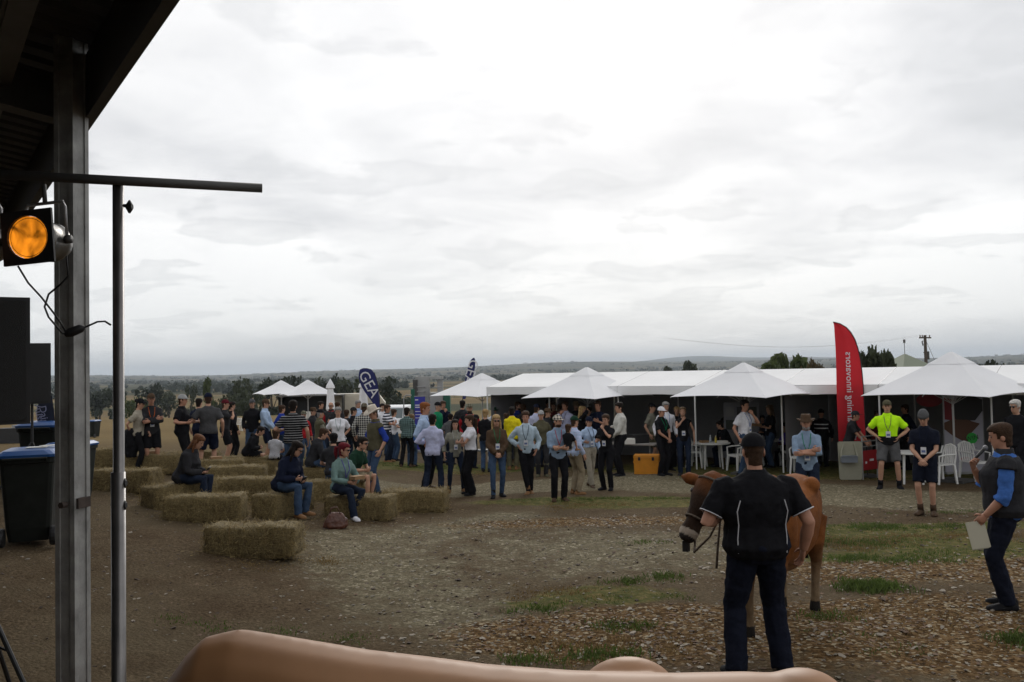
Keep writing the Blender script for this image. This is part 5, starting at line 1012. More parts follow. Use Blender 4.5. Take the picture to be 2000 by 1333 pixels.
    upto_ = {'tee': .72, 'polo': .72, 'tucktee': .62, 'shirt': 1.95, 'tuck': 1.95, 'long': 1.95, 'hoodie': 1.98, 'coat': 1.98, 'sleeveless': .05, 'jacket': 1.98, 'blouse': 1.7}[kind]
    if extra and 'rolled' in extra: upto_ = 1.25
    if sit: hem = max(hem, .86)
    ad = {'coat': .028, 'hoodie': .024, 'jacket': .024}.get(kind, .013)
    mb = MB(); torso(mb, hem, ad, flare=.012 if kind not in ('tuck', 'tucktee') else .002); sleeve(mb, upto_, {'tee': .010, 'polo': .010}.get(kind, .006) + ad*.35)
    nmS = {'tee': 'tee_shirt', 'tucktee': 'tee_shirt', 'polo': 'polo_shirt', 'shirt': 'shirt', 'tuck': 'shirt', 'long': 'jumper', 'hoodie': 'hoodie', 'coat': 'coat', 'sleeveless': 'top', 'jacket': 'jacket', 'blouse': 'blouse'}[kind]
    so = obj(nmS, mb, cloth(col), root)
    colr = None
    if kind in ('polo', 'shirt', 'tuck', 'coat', 'jacket', 'hoodie', 'blouse'):
        colr = MB(); hh_ = .05 if kind != 'hoodie' else .035; colr.loft([ring(1.455, .098*sw**.5, .082, -.01), ring(1.455 + hh_, .074, .070, -.004), ring(1.452 + hh_, .066, .062, -.004), ring(1.45, .07, .065, -.01)], False)
        if kind == 'hoodie': colr.ell(T(0, -.10, 1.43), Vector((.11, .055, .07))*s, 12, 8)
    grow(so, vx, 3, .030, .10, cb=(lambda o, me, c_=colr: append_mesh(o, me, c_)) if colr else None)
    if vest:
        mb = MB(); torso(mb, .88 if not sit else .9, ad + .022, 1.46); sleeve(mb, .14, .030); vo = obj('vest', mb, cloth(vest), root); vc = MB(); vc.loft([ring(1.44, .105, .09, -.012), ring(1.52, .080, .078, -.008), ring(1.52, .07, .068, -.008), ring(1.44, .08, .07, -.012)], False); grow(vo, vx, 3, .018, .11, cb=lambda o, me, c_=vc: append_mesh(o, me, c_))
    kind, col = pants.split(':'); mb = MB(); g2 = [q_ for q_ in RG if q_[0] < 1.06]; mb.loft([ring(z, w_ + .006, d_ + .006, y_) for z, w_, d_, y_ in g2])
    for sd in (1, -1):
        Hj, Kn, An = LG[sd]; bb = 1 + (b - 1)*.7; st = Hj + Vector((0, 0, .05))*s
        if kind == 'shorts': mb.tube([st, Hj.lerp(Kn, .45), Hj.lerp(Kn, .86)], [q_*s*bb for q_ in (.098, .098, .094)], 12)
        else:
            w_ = {'trousers': (.100, .088, .070, .070, .062), 'slim': (.098, .082, .063, .058, .048), 'wide': (.100, .096, .090, .098, .108), 'jeans': (.100, .086, .068, .068, .066)}[kind]
            mb.tube([st, Hj.lerp(Kn, .45), Kn, Kn.lerp(An, .45), An - Vector((0, 0, .03))*s], [q_*s*bb for q_ in w_], 12)
    po = obj({'shorts': 'shorts', 'jeans': 'jeans'}.get(kind, 'trousers'), mb, cloth(col), root); grow(po, vx, 3, .026, .09)
    kind, col = shoes.split(':'); sm = pmat('shoe_' + col, CLR[col], .75, .25, 12, spec=.12)
    for sd in (1, -1):
        Hj, Kn, An = LG[sd]; mb = MB(); q_ = Vector((An.x, An.y, 0)); rs = Matrix.Rotation(R(-sd*14), 3, 'Z'); rg_ = []
        for y_, w_, h_ in ((-.085, .022, .055), (-.065, .036, .085), (-.01, .040, .095), (.06, .044, .075), (.12, .050, .056), (.17, .044, .045), (.195, .022, .03)): rg_.append([q_ + rs @ (Vector((x_*w_, y_, z_*h_))*s) for x_, z_ in ((-1, 0), (-.5, 0), (.5, 0), (1, 0), (1.02, .4), (.7, .9), (0, 1), (-.7, .9), (-1.02, .4))])
        mb.loft(rg_)
        if kind == 'boot': mb.tube([q_ + Vector((0, -.02, .06))*s, An.lerp(Kn, .12), An.lerp(Kn, .24)], [.05*s, .049*s, .052*s], 10)
        if kind == 'gum': mb.tube([q_ + Vector((0, -.02, .06))*s, An.lerp(Kn, .3), An.lerp(Kn, .68)], [.055*s, .06*s, .073*s], 10)
        obj('boot' if kind != 'shoe' else 'shoe', mb, sm, root, True)
    # hair and hats
    if hair and not (hat and hat.startswith('beanie')):
        st, hcn = hair.split(':'); mb = MB(); up_ = .0 if not hat else -.022
        if st != 'bald':
            HA = np.array(HR); rows_ = []
            for z in (-.112, -.095, -.078, -.060, -.042, -.025, -.008, .010, .028, .046, .062, .078, .094, .108, .119):
                w0, d0, y0 = (float(np.interp(z, HA[:, 0], HA[:, c_])) for c_ in (1, 2, 3)); row = []
                if z < -.03: w0, d0, y0 = max(w0, .058), max(d0, .075), min(y0, .0)
                for k in range(22):
                    tt = 6.2832*k/22; fr = math.sin(tt); hl = -.012 + (.074*float(sstep(.30, .72, fr)) if fr > 0 else -.088*float(sstep(0, .55, -fr))); q0 = random.uniform(-.0035, .0035)
                    ad_ = ((.010 + .012*max(0, z)/.1 if not hat else .003) + q0) if z >= hl else -.014
                    row.append(HP((w0 + ad_)*math.cos(tt), y0 + (d0 + ad_)*math.sin(tt), z + (.012*max(0, z)/.12 if not hat else 0)))
                rows_.append(row)
            mb.loft(rows_)
        else:
            for sd in (1, -1): mb.ell(HP(sd*.05, -.04, -.01), Vector((.03, .05, .05))*hs, 10, 6, 0, Rh, -1, .04)
        if st == 'long':
            L0, L1 = HP(0, -.05, .02), HP(0, -.05, -.05); end = T(0, -.115, 1.27)
            mb.loft([[c_ + Vector((w_*math.cos(t_), d_*math.sin(t_), 0))*s for t_ in [6.2832*k/14 for k in range(14)]] for c_, w_, d_ in ((L0, .078, .07), (L1, .088, .062), (L1.lerp(end, .5), .105, .045), (end, .085, .03), (end - Vector((0, 0, .05))*s, .03, .015))])
            for sd in (1, -1): e_ = T(sd*.10, .075, 1.31); mb.tube([HP(sd*.066, -.012, .06), HP(sd*.084, -.005, -.03), HP(sd*.086, .005, -.12), e_], [.018*s, .026*s, .026*s, .010*s], 8)
        if st == 'pony': mb.tube([HP(0, -.10, .03), HP(0, -.155, .01), HP(0, -.15, -.09), HP(0, -.12, -.20)], [.022*s, .040*s, .036*s, .010*s], 10)
        if st == 'bun': mb.ell(HP(0, -.11, .055), Vector((.042, .042, .042))*hs, 10, 8, 0, None, -1, .06)
        obj('hair', mb, hairm(hcn), root, True)
    if hat:
        ht, hcn = hat.split(':', 1); mb = MB(); hm_ = cloth(hcn)
        if ht == 'cap':
            mb.ell(HP(0, -.008, .040), Vector((.087, .107, .098))*hs, 18, 10, 0, Rh, -.05); co_ = obj('cap', mb, hm_, root, True); mb = MB()
            mb.loft([[HP(x_, y_, z_ + dz) for x_, y_, z_ in ((-.074, .060, .043), (-.066, .125, .043), (-.035, .168, .050), (0, .178, .053), (.035, .168, .050), (.066, .125, .043), (.074, .060, .043))] for dz in (0, .006)], True); obj('visor', mb, hm_, co_)
        elif ht in ('brim', 'cowboy'):
            big_ = 1.25 if ht == 'cowboy' else 1.0; mb.loft([[HP(w_*math.cos(t_), -.008 + d_*math.sin(t_), z_ + lift*abs(math.cos(t_))**3) for t_ in [6.2832*k/22 for k in range(22)]] for w_, d_, z_, lift in ((.085, .105, .035, 0), (.145*big_, .165*big_, .028, .045*big_), (.148*big_, .168*big_, .033, .045*big_), (.086, .106, .046, 0), (.083, .102, .095, 0), (.072, .088, .135*big_, .01), (.045, .06, .142*big_, .0), (.02, .04, .128*big_, 0))]); obj('hat', mb, hm_, root, True)
        else:
            mb.loft([[HP(w_*math.cos(t_), -.01 + d_*math.sin(t_), z_) for t_ in [6.2832*k/18 for k in range(18)]] for w_, d_, z_ in ((.080, .102, .022), (.088, .110, .024), (.089, .111, .065), (.083, .105, .070), (.077, .097, .105), (.055, .07, .140), (.02, .03, .158))]); obj('beanie', mb, hm_, root, True)
    if beard: mb = MB(); mb.ell(HP(0, .032, -.078), Vector((.060, .064, .050))*hs, 14, 8, 0, Rh, -1, .05); obj('beard', mb, hairm(beard), root, True)
    if glasses:
        mb = MB()
        for sd in (1, -1): mb.ell(HP(sd*.032, .098, .008), Vector((.029, .010, .021))*hs, 10, 6, 0, Rh); mb.tube([HP(sd*.055, .09, .014), HP(sd*.079, .0, .012)], .004*hs, 5)
        mb.tube([HP(-.02, .104, .012), HP(.02, .104, .012)], .004*hs, 5); obj('sunglasses', mb, GLASS, root, True)
    if lan:
        fr = RG[6][2] + .03 + (.025 if vest else 0); zb_ = 1.10; yb = np.interp(zb_, [q_[0] for q_ in RG], [q_[2] + q_[3] for q_ in RG]) + ad + .020 + (.02 if vest else 0); mb = MB()
        for sd in (1, -1): mb.tube([T(sd*.06, -.03, 1.49), T(sd*.068, .07, 1.455), T(sd*.05, fr + .008, 1.30), T(0, yb + .004, zb_ + .05)], .0055*s, 5)
        obj('lanyard', mb, cloth(lan), root)
        if badge: mb = MB(); mb.box(T(0, yb + .006, zb_ - .01), Vector((.085, .008, .12))*s, Matrix.Rotation(-ln, 3, 'X')); mb.box(T(0, yb + .011, zb_ - .02), Vector((.06, .002, .04))*s, Matrix.Rotation(-ln, 3, 'X'), 1); obj('badge', mb, [BADGE, pmat('badge_ink', (.10, .14, .30), .6)], root)
    root.update_tag(); Mw = Matrix.Translation(p) @ Matrix.Rotation(ang, 4, 'Z')
    return dict(root=root, J=J, T=T, HP=HP, s=s, M=Mw, W=lambda v: Mw @ Vector(v), LG=LG, RG=RG, ring=ring, ad=ad)
# ------------------------------------------------------------------ cattle
def cow(name, label, cat, loc, a, rings, neck, head, mats, vox, legs_, statue=False, color=None, lumps=()):
    """rings: (y, z centre, half width, half height); head: (poll point, direction, size)"""
    root = thing(name, label, cat, loc, R(180 + a)); mb = MB()
    mb.loft([[Vector((w_*math.copysign(abs(math.cos(t_))**.9, math.cos(t_)), y_, z_ + h_*math.sin(t_))) for t_ in [6.2832*k/20 for k in range(20)]] for y_, z_, w_, h_ in rings])
    mb.tube([n_[0] for n_ in neck], [n_[1] for n_ in neck], 14)
    for pts, rad in legs_: mb.tube(pts, rad, 10)
    for c_, r_ in lumps: mb.ell(c_, r_, 16, 12)
    P, d, hs = head; d = Vector(d).normalized(); sd = Vector((1, 0, 0)) if abs(d.x) < .5 else Vector((0, 1, 0)); sd = (sd - d*sd.dot(d)).normalized(); up = sd.cross(d)
    if up.z < 0: up = -up
    P = Vector(P); prof = [(-.05, .055, .06), (0, .10, .10), (.08, .140, .125), (.20, .132, .13), (.32, .092, .108), (.43, .070, .082), (.51, .086, .078), (.56, .075, .066), (.59, .045, .045)]
    mb.loft([[P + d*t0*hs + sd*w_*hs*math.cos(t_) + up*h_*hs*math.sin(t_) for t_ in [6.2832*k/16 for k in range(16)]] for t0, w_, h_ in prof])
    for s_ in (1, -1):
        e0_ = P + d*.06*hs + sd*s_*.09*hs; dr = (sd*s_ + d*.05 - up*.1).normalized(); mb.tube([e0_, e0_ + dr*.07*hs, e0_ + dr*.15*hs, e0_ + dr*.23*hs], [.024*hs, .052*hs, .054*hs, .012*hs], 8)
    mb.ell((0, rings[2][0] + .30, .60), (.14, .18, .12), 14, 10)
    o = obj('body', mb, mats[0], root)
    def cb(o, me):
        ex = MB()
        for s_ in (1, -1): ex.ell(P + d*.17*hs + sd*s_*.120*hs + up*.035*hs, Vector((.026, .026, .026))*hs, 10, 8, 1); ex.ell(P + d*.565*hs + sd*s_*.040*hs + up*.028*hs, Vector((.016, .016, .012))*hs, 8, 6, 1)
        append_mesh(o, me, ex)
        if color:
            me = o.data; n = len(me.vertices); c = np.empty(n*3, np.float32); me.vertices.foreach_get('co', c); c = c.reshape(-1, 3); ca_ = me.color_attributes.new('coat', 'FLOAT_COLOR', 'POINT'); ca_.data.foreach_set('color', color(c, P, d, hs).astype(np.float32).ravel())
    if len(mats) > 1: o.data.materials.append(mats[1])
    grow(o, vox, 22 if statue else 5, 0 if statue else .012, .16, cb)
    return root, P, d, sd, up, hs
CP = Vector((2.52, 8.42, 0)); CP.z = gzf(CP.x, CP.y)
coat = bpy.data.materials.new('jersey_coat'); coat.use_nodes = True; t = coat.node_tree; b = t.nodes['Principled BSDF']; ca = N(t, 'ShaderNodeAttribute', attribute_name='coat')
oc = N(t, 'ShaderNodeTexCoord').outputs['Object']; t.links.new(MIX(t, 1.0, ca.outputs['Color'], RAMP(t, NOISE(t, oc, 5, 8, .75), [(.3, .55), (.7, 1.35)]), 'MULTIPLY'), b.inputs['Base Color']); b.inputs['Roughness'].default_value = .8; b.inputs['Specular IOR Level'].default_value = .15
bn = N(t, 'ShaderNodeBump', inp={'Strength': .5, 'Distance': .02, 'Height': NOISE(t, oc, 60, 6, .75)}); t.links.new(bn.outputs[0], b.inputs['Normal'])
def jersey(c, P, d, hs):
    n = len(c); col = np.tile(np.array([.165, .055, .013]), (n, 1)); q = c - np.array(P); tt = q @ np.array(d)/hs; rad = np.linalg.norm(q - np.outer(q @ np.array(d), np.array(d)), axis=1)/hs
    hd = (rad < .17) & (tt > -.06) & (tt < .66)
    dk = np.clip((tt - .02)/.2, 0, 1); col = np.where(hd[:, None], col*(1 - .93*dk[:, None]) + np.array([.020, .013, .009])*.93*dk[:, None], col)
    mz = hd & (tt > .495) & (tt < .55); col = np.where(mz[:, None], np.array([.36, .30, .24]), col); nz = hd & (tt >= .55); col = np.where(nz[:, None], np.array([.035, .028, .026]), col)
    poll = hd & (tt < .05); col = np.where(poll[:, None], np.array([.15, .052, .018]), col)
    lg = (c[:, 2] < .75) & ~hd; k = np.clip((.75 - c[:, 2])/.45, 0, 1)[:, None]; col = np.where(lg[:, None], col*(1 - k) + np.array([.19, .13, .075])*k, col)
    hf = c[:, 2] < .10; col = np.where(hf[:, None], np.array([.018, .015, .013]), col)
    rump_lit = (c[:, 1] < 0) & (c[:, 2] > 1.2); col = np.where(rump_lit[:, None], col*1.25, col)  # top of the rump lightened: light from above painted into the coat
    return np.concatenate([col, np.ones((n, 1))], 1)
RJ = [(-.90, 1.10, .07, .10), (-.84, 1.10, .17, .20), (-.70, 1.08, .25, .28), (-.52, 1.03, .285, .34), (-.25, .95, .33, .385), (.10, .93, .335, .395), (.40, .97, .28, .37), (.62, 1.01, .22, .31), (.78, 1.06, .15, .22), (.86, 1.08, .08, .13)]
LJ = [([(s_*.17, -.60, .95), (s_*.19, -.52, .72), (s_*.17, -.70, .50), (s_*.165, -.66, .28), (s_*.165, -.63, .12), (s_*.165, -.61, .0)], [.15, .11, .058, .042, .045, .058]) for s_ in (1, -1)] + [([(s_*.15, .50, .85), (s_*.14, .52, .62), (s_*.135, .55, .40), (s_*.13, .53, .2), (s_*.13, .53, .10), (s_*.13, .55, .0)], [.11, .078, .055, .038, .044, .055]) for s_ in (1, -1)]
croot, hP, hD, hS, hU, hsz = cow('jersey_cow', 'brown dairy cow with dark face led on a rope halter', 'cow', CP, -33, RJ, [((0, .55, 1.10), .24), ((.05, .80, 1.22), .19), ((.15, 1.0, 1.38), .135), ((.19, 1.10, 1.45), .11)], ((.20, 1.12, 1.50), (.30, .52, -.85), 1.03), [coat, EYE], .013, LJ, color=jersey, lumps=[((s_*.20, -.48, 1.27), (.085, .12, .09)) for s_ in (1, -1)] + [((s_*.13, -.82, 1.16), (.06, .08, .08)) for s_ in (1, -1)] + [((s_*.18, .47, .98), (.13, .17, .30)) for s_ in (1, -1)] + [((0, -.15, 1.30), (.045, .65, .05)), ((0, -.05, .66), (.22, .42, .16)), ((0, .62, .80), (.10, .16, .22))])
mb = MB(); mb.tube([(0, -.90, 1.16), (0, -.97, 1.05), (0, -.96, .7), (0, -.94, .45)], [.03, .025, .018, .03], 8); obj('tail', mb, coat, croot, True)
mb = MB()
for t0, w_, h_ in ((.40, .088, .098), (.05, .132, .135)): mb.tube([hP + hD*t0 + hS*w_*math.cos(6.2832*k/16) + hU*h_*math.sin(6.2832*k/16) for k in range(17)], .010, 6)
for s_ in (1, -1): mb.tube([hP + hD*.40 + hS*s_*.09, hP + hD*.05 + hS*s_*.134], .010, 6)
ROPE = pmat('rope', (.10, .075, .055), .9, .4, 60); hal = obj('rope_halter', mb, ROPE, croot); 
CMW = Matrix.Translation(CP) @ Matrix.Rotation(R(147), 4, 'Z')
mb = MB(); mb.box(hP + hD*.63 - hU*.06, (.05, .05, .09)); obj('neck_tag', mb, BLACK, croot)
# fibreglass cow in front of the photographer
RS = [(y_, zt_ + .012 - h_, w_*.74, h_) for y_, zt_, w_, h_ in ((-1.40, 1.06, .06, .10), (-1.34, 1.17, .18, .20), (-1.2, 1.25, .29, .32), (-1.0, 1.262, .33, .36), (-.71, 1.262, .345, .38), (-.32, 1.28, .36, .41), (0, 1.31, .37, .43), (.24, 1.347, .37, .46), (.47, 1.379, .36, .48), (.75, 1.434, .34, .51), (.95, 1.472, .31, .52), (1.08, 1.445, .27, .48), (1.145, 1.385, .23, .42), (1.22, 1.285, .18, .34), (1.30, 1.16, .11, .22))]
LS = [([(s_*.2, -1.05, .9), (s_*.21, -.95, .68), (s_*.19, -1.14, .46), (s_*.18, -1.1, .2), (s_*.18, -1.08, .0)], [.18, .12, .065, .05, .068]) for s_ in (1, -1)] + [([(s_*.19, .85, .8), (s_*.17, .87, .55), (s_*.16, .88, .3), (s_*.16, .87, .1), (s_*.16, .9, .0)], [.15, .10, .062, .052, .068]) for s_ in (1, -1)]
SP = Vector((-.12, 3.36, 0)); SP.z = gzf(SP.x, SP.y)
FIB = pmat('fibreglass_tan', (.33, .165, .072), .5, .12, 2.5, 0, 6)
sroot, a1, a2, a3, a4, a5 = cow('cow_statue', 'glossy tan fibreglass cow model with rounded back in front of the stage', 'statue', SP, -90, RS, [((0, 1.0, 1.0), .30), ((0, 1.25, .82), .22), ((0, 1.42, .60), .15), ((0, 1.5, .5), .12)], ((0, 1.48, .58), (0, .55, -.9), 1.0), [FIB, EYE], .013, LS, statue=True, lumps=[((.20, -.56, 1.145), (.12, .20, .135)), ((.0, -1.20, 1.17), (.15, .17, .115))])
mb = MB(); mb.tube([(0, -1.33, 1.05), (0, -1.42, .9), (0, -1.4, .45)], [.035, .03, .04], 8); obj('tail', mb, FIB, sroot, True)
for s_, y_ in ((1, -.42), (-1, -.78), (-1, -1.1)):
    pass

# ------------------------------------------------------------------ the cast
def phone_in(pr, sd, label, tilt=50):
    S, E, W, c_, n_ = pr['J'][sd]; d_ = (W - E).normalized(); q_ = pr['W'](W + d_*.10*pr['s'] + Vector((0, .01, .045))*pr['s']); mb = MB(); mb.box((0, 0, 0), (.078, .155, .01)); mb.box((0, 0, .006), (.068, .14, .002), mi=1); o = obj('mobile_phone', mb, [BLACK, pmat('phone_screen', (.03, .035, .045), .1)], loc=q_); o.rotation_euler = (R(tilt), 0, pr['root'].rotation_euler[2]); setp(o, label, 'phone'); return o
FOLK = [
 # px, head top, feet, facing, label, options
 (271, 778, 924, 70, 'woman in a beige tee and black cap carrying a dark jacket', dict(arms='behind front', shirt='tee:beige', pants='trousers:black', hair='bun:dark', hat='cap:black', fem=True, nod=18)),
 (296, 768, 924, 8, 'man in a dark hoodie and brown cap with orange lanyard, arms crossed', dict(arms='cross', shirt='hoodie:charcoal', pants='shorts:black', hat='cap:brown', lan='orange', skin=1)),
 (356, 770, 926, 75, 'stout man in a black polo and pale grey cap', dict(arms='elbow elbow', shirt='polo:black', pants='trousers:black', hat='cap:ltgrey', bulk=1.12, skin=1)),
 (389, 779, 906, 150, 'man in a navy tee half hidden behind the grey tee man', dict(shirt='tee:navy', pants='shorts:navy', hair='short:dark')),
 (408, 767, 927, 178, 'broad man in a dark grey tee and navy cap seen from behind', dict(arms='down elbow', shirt='tee:grey|charcoal|fine', pants='shorts:navy', hat='cap:navy', bulk=1.08, legs='shift')),
 (440, 780, 908, 80, 'man in a maroon cap lifting a drink', dict(arms='mouth down', shirt='tee:charcoal', pants='shorts:black', hat='cap:maroon')),
 (494, 779, 902, -15, 'man in a black zipped jacket and grey cap beside the pale blue shirt', dict(arms='pocket pocket', shirt='jacket:black', pants='jeans:denim', hat='cap:grey')),
 (519, 779, 904, 75, 'man in a pale blue shirt, brown cap and navy shorts', dict(arms='front front', shirt='shirt:ltblue', pants='shorts:navy', hat='cap:brown', glasses=True)),
 (574, 783, 948, 172, 'big man in a black polo with thin white stripes seen from behind', dict(arms='down elbow', shirt='polo:black|ltgrey|stripe', pants='jeans:denim', hair='short:dark', bulk=1.12)),
 (551, 792, 905, 120, 'man in a royal blue shirt behind the black striped polo', dict(shirt='shirt:royal', pants='jeans:denim', hair='short:brown')),
 (594, 802, 908, 30, 'man in a red top and camouflage cap', dict(shirt='long:red', pants='jeans:denim', hat='cap:olive|sage|plaid')),
 (612, 794, 900, 60, 'man in a dark coat and brimmed brown hat', dict(shirt='jacket:charcoal', pants='jeans:dkdenim', hat='brim:brown')),
 (626, 799, 922, 100, 'older man in an olive vest and dark cap facing away from the red top', dict(arms='front front', shirt='polo:sage', vest='olive', pants='jeans:denim', hat='cap:black', skin=1, hair='short:grey')),
 (627, 785, 885, 60, 'man in black near the food stall hatch', dict(shirt='jacket:charcoal', pants='jeans:dkdenim', hair='short:dark')),
 (648, 786, 888, -20, 'bald man with a red shirt under a black vest near the folded umbrella', dict(shirt='shirt:red', vest='charcoal', pants='jeans:dkdenim', hair='bald:grey', glasses=True)),
 (662, 796, 930, 0, 'grey haired woman in a white tee with a lanyard', dict(arms='behind behind', shirt='tee:white', pants='trousers:black', hair='short:grey', fem=True, lan='teal', badge=False, bulk=1.08)),
 (678, 801, 905, 160, 'brown haired man in a charcoal jumper behind the white tee woman', dict(shirt='long:charcoal', pants='jeans:dkdenim', hair='short:brown')),
 (691, 795, 908, 100, 'man in a black shirt and dark cap beside the checked shirt', dict(shirt='shirt:black', pants='trousers:black', hat='cap:charcoal')),
 (700, 783, 888, 40, 'tall grey haired man in a pale blue shirt at the back', dict(shirt='shirt:ltblue', pants='trousers:navy', hair='short:grey')),
 (713, 787, 922, 168, 'person in a black and white checked shirt seen from behind', dict(arms='down down', shirt='shirt:charcoal|offwhite|plaid', pants='shorts:black', hair='short:brown', hat='cap:brown|sage|plaid')),
 (735, 789, 966, -62, 'man in a cream cowboy hat, dark vest and blue sleeves', dict(arms='front down', shirt='shirt:royal', vest='olive', pants='jeans:denim', hat='cowboy:cream', hair='short:brown', nod=20, extra='rolled')),
 (748, 789, 890, 20, 'dark haired person behind the striped polo man', dict(shirt='tee:white', pants='jeans:denim', hair='short:dark')),
 (757, 791, 903, 70, 'man in a navy and white banded polo with arms crossed', dict(arms='cross', shirt='polo:navy|white|wide', pants='jeans:dkdenim', shoes='boot:tan', hair='short:brown', skin=1)),
 (796, 797, 913, 160, 'person in a teal checked shirt and black jeans', dict(arms='front front', shirt='shirt:teal|navy|plaid', pants='jeans:black', hair='short:dark', legs='shift', shoes='boot:brown')),
 (805, 812, 912, 172, 'blond child in a lavender blue jacket with a backpack', dict(shirt='hoodie:blue', pants='jeans:denim', hair='short:dkblonde', child=True)),
 (831, 787, 957, 72, 'tall red haired man in a blue business shirt facing the pale shirt', dict(arms='pocket pocket', shirt='tuck:ltblue', pants='trousers:black', shoes='shoe:brown', hair='short:red', lan='blue', badge=False, skin=1, glasses=False)),
 (847, 810, 967, 170, 'person in a lavender white shirt and navy trousers seen from behind', dict(arms='front elbow', shirt='shirt:lavender', pants='trousers:dkdenim', hair='short:dark', legs='wide')),
 (891, 820, 961, 5, 'woman in a grey green blouse with glasses and a badge', dict(arms='down elbow', shirt='blouse:sage', pants='slim:dkdenim', shoes='boot:tan', hair='long:dark', fem=True, lan='ltgrey', legs='wide')),
 (921, 811, 966, -72, 'woman in a white tee and wide black trousers, arms folded', dict(arms='cross', shirt='tucktee:white', pants='wide:black', shoes='shoe:black', hair='pony:brown', fem=True)),
 (856, 785, 905, 60, 'man in a green jumper and black patterned cap', dict(shirt='long:green', pants='jeans:dkdenim', hat='cap:black', hair='short:grey')),
 (867, 784, 895, 20, 'man in dark clothes behind the green jumper', dict(arms='mouth down', shirt='long:navy', pants='jeans:dkdenim', hair='short:brown', skin=1)),
 (905, 783, 895, 160, 'dark haired man at the back beside the red sleeves', dict(shirt='long:charcoal', pants='jeans:dkdenim', hair='short:dark')),
 (919, 788, 915, 10, 'bearded man in a camouflage cap with red sleeves and black vest', dict(arms='pocket pocket', shirt='long:red', vest='black', pants='jeans:dkdenim', hat='cap:olive|sage|plaid', beard='brown', bulk=1.1)),
 (950, 800, 922, 165, 'woman with a blonde bun, black top and jeans seen from behind', dict(arms='front front', shirt='long:black', pants='jeans:denim', shoes='boot:black', hair='bun:blonde', fem=True)),
 (966, 793, 900, 30, 'person in a black hat with a green band and white shirt', dict(shirt='shirt:white', pants='jeans:denim', hat='brim:dkgreen')),
 (972, 811, 971, 8, 'woman with long blonde hair, sunglasses and a brown jacket', dict(arms='front front', shirt='jacket:brown', pants='slim:denim', shoes='boot:black', hair='long:blonde', fem=True, glasses=True, lan='green', legs='step')),
 (1002, 796, 918, 175, 'man in a bright yellow work shirt seen from behind', dict(arms='down front', shirt='shirt:yellow', pants='trousers:olive', shoes='boot:tan', hair='short:dark')),
 (1013, 786, 898, 60, 'bearded man in a bright blue shirt behind the yellow shirt', dict(shirt='shirt:royal', pants='jeans:dkdenim', hair='short:brown', beard='brown')),
 (1030, 804, 965, -4, 'man in a pale blue shirt and black jeans with one hand on his hip', dict(arms='hips pocket', shirt='shirt:paleblue', pants='slim:black', shoes='boot:tan', hair='short:brown', lan='navy', legs='cross', skin=1)),
 (1050, 789, 912, 140, 'man in a white shirt and dark cap beside the tent leg', dict(shirt='shirt:lavender', pants='jeans:dkdenim', hat='cap:navy')),
 (1059, 801, 931, 5, 'woman in an olive jacket, pale cap and rubber boots', dict(arms='pocket pocket', shirt='jacket:olive', pants='trousers:charcoal', shoes='gum:olive', hat='cap:ltgrey', fem=True)),
 (1071, 796, 915, 60, 'person in a wide brown hat and dark coat', dict(shirt='jacket:charcoal', pants='jeans:dkdenim', hat='brim:brown')),
 (1073, 782, 893, 30, 'dark haired person at the back of the tent corner', dict(shirt='tee:charcoal', pants='jeans:dkdenim', hair='short:black', skin=2)),
 (1084, 786, 897, -20, 'person in a maroon jumper under the umbrella', dict(shirt='long:maroon', pants='jeans:dkdenim', hair='short:brown')),
 (1094, 791, 900, 160, 'brown haired person in dark green behind the hand-to-mouth man', dict(shirt='long:dkgreen', pants='jeans:dkdenim', hair='short:brown')),
 (1107, 785, 912, -35, 'man in a lavender shirt holding his hand to his mouth', dict(arms='mouth pocket', shirt='shirt:lavender', pants='trousers:navy', hair='short:brown', lan='brown', badge=False, skin=1)),
 (1127, 783, 898, 10, 'person in a tan straw hat under the umbrella', dict(shirt='shirt:charcoal', pants='jeans:dkdenim', hat='brim:khaki')),
 (1139, 794, 915, 80, 'blonde woman in a black top talking under the umbrella', dict(arms='up down', shirt='long:black', pants='jeans:black', hair='long:blonde', fem=True)),
 (1171, 784, 915, -25, 'man in a dark navy tee gesturing under the umbrella', dict(arms='gest gest', shirt='tee:navy', pants='trousers:charcoal', hair='short:brown', skin=1)),
 (1092, 810, 978, 12, 'man in a cream cap and blue shirt with red lanyard holding a toddler', dict(arms='hold hold', shirt='shirt:steel', pants='trousers:black', shoes='shoe:brown', hat='cap:cream|navy|plaid', hair='short:brown', lan='red', badge=False, beard='brown', extra='rolled', turn=-40, bulk=1.06)),
 (1124, 812, 966, 130, 'man in a green cap, pale blue checked shirt and khaki trousers', dict(shirt='shirt:ltblue|lavender|plaid', pants='trousers:khaki', shoes='boot:tan', hat='cap:dkgreen', hair='short:brown')),
 (1153, 813, 951, 28, 'woman in a navy cap, pale blue shirt and beige trousers stepping out', dict(arms='elbow down', shirt='tuck:ltblue', pants='trousers:beige', shoes='boot:brown', hat='cap:navy', fem=True, legs='walk', lan='navy', nod=12)),
 (1187, 810, 957, -25, 'woman in a black polo with tied back hair holding a badge', dict(arms='phone mouth', shirt='polo:black', pants='trousers:black', shoes='shoe:black', hair='bun:brown', fem=True, lan='black')),
 (1214, 787, 930, -70, 'dark haired man in a white business shirt in front of the trestle table', dict(arms='elbow front', shirt='tuck:offwhite', pants='trousers:black', shoes='shoe:black', hair='short:dark', bulk=1.08)),
 (1275, 787, 912, 70, 'man in a khaki tee, black cap and shorts behind the cool box', dict(shirt='tee:sage', pants='shorts:olive', hat='cap:black')),
 (1294, 794, 929, 50, 'man in a black polo and white cap beside the cool box', dict(arms='front front', shirt='polo:black', pants='trousers:black', shoes='boot:black', hat='cap:white', lan='green', badge=False, skin=1)),
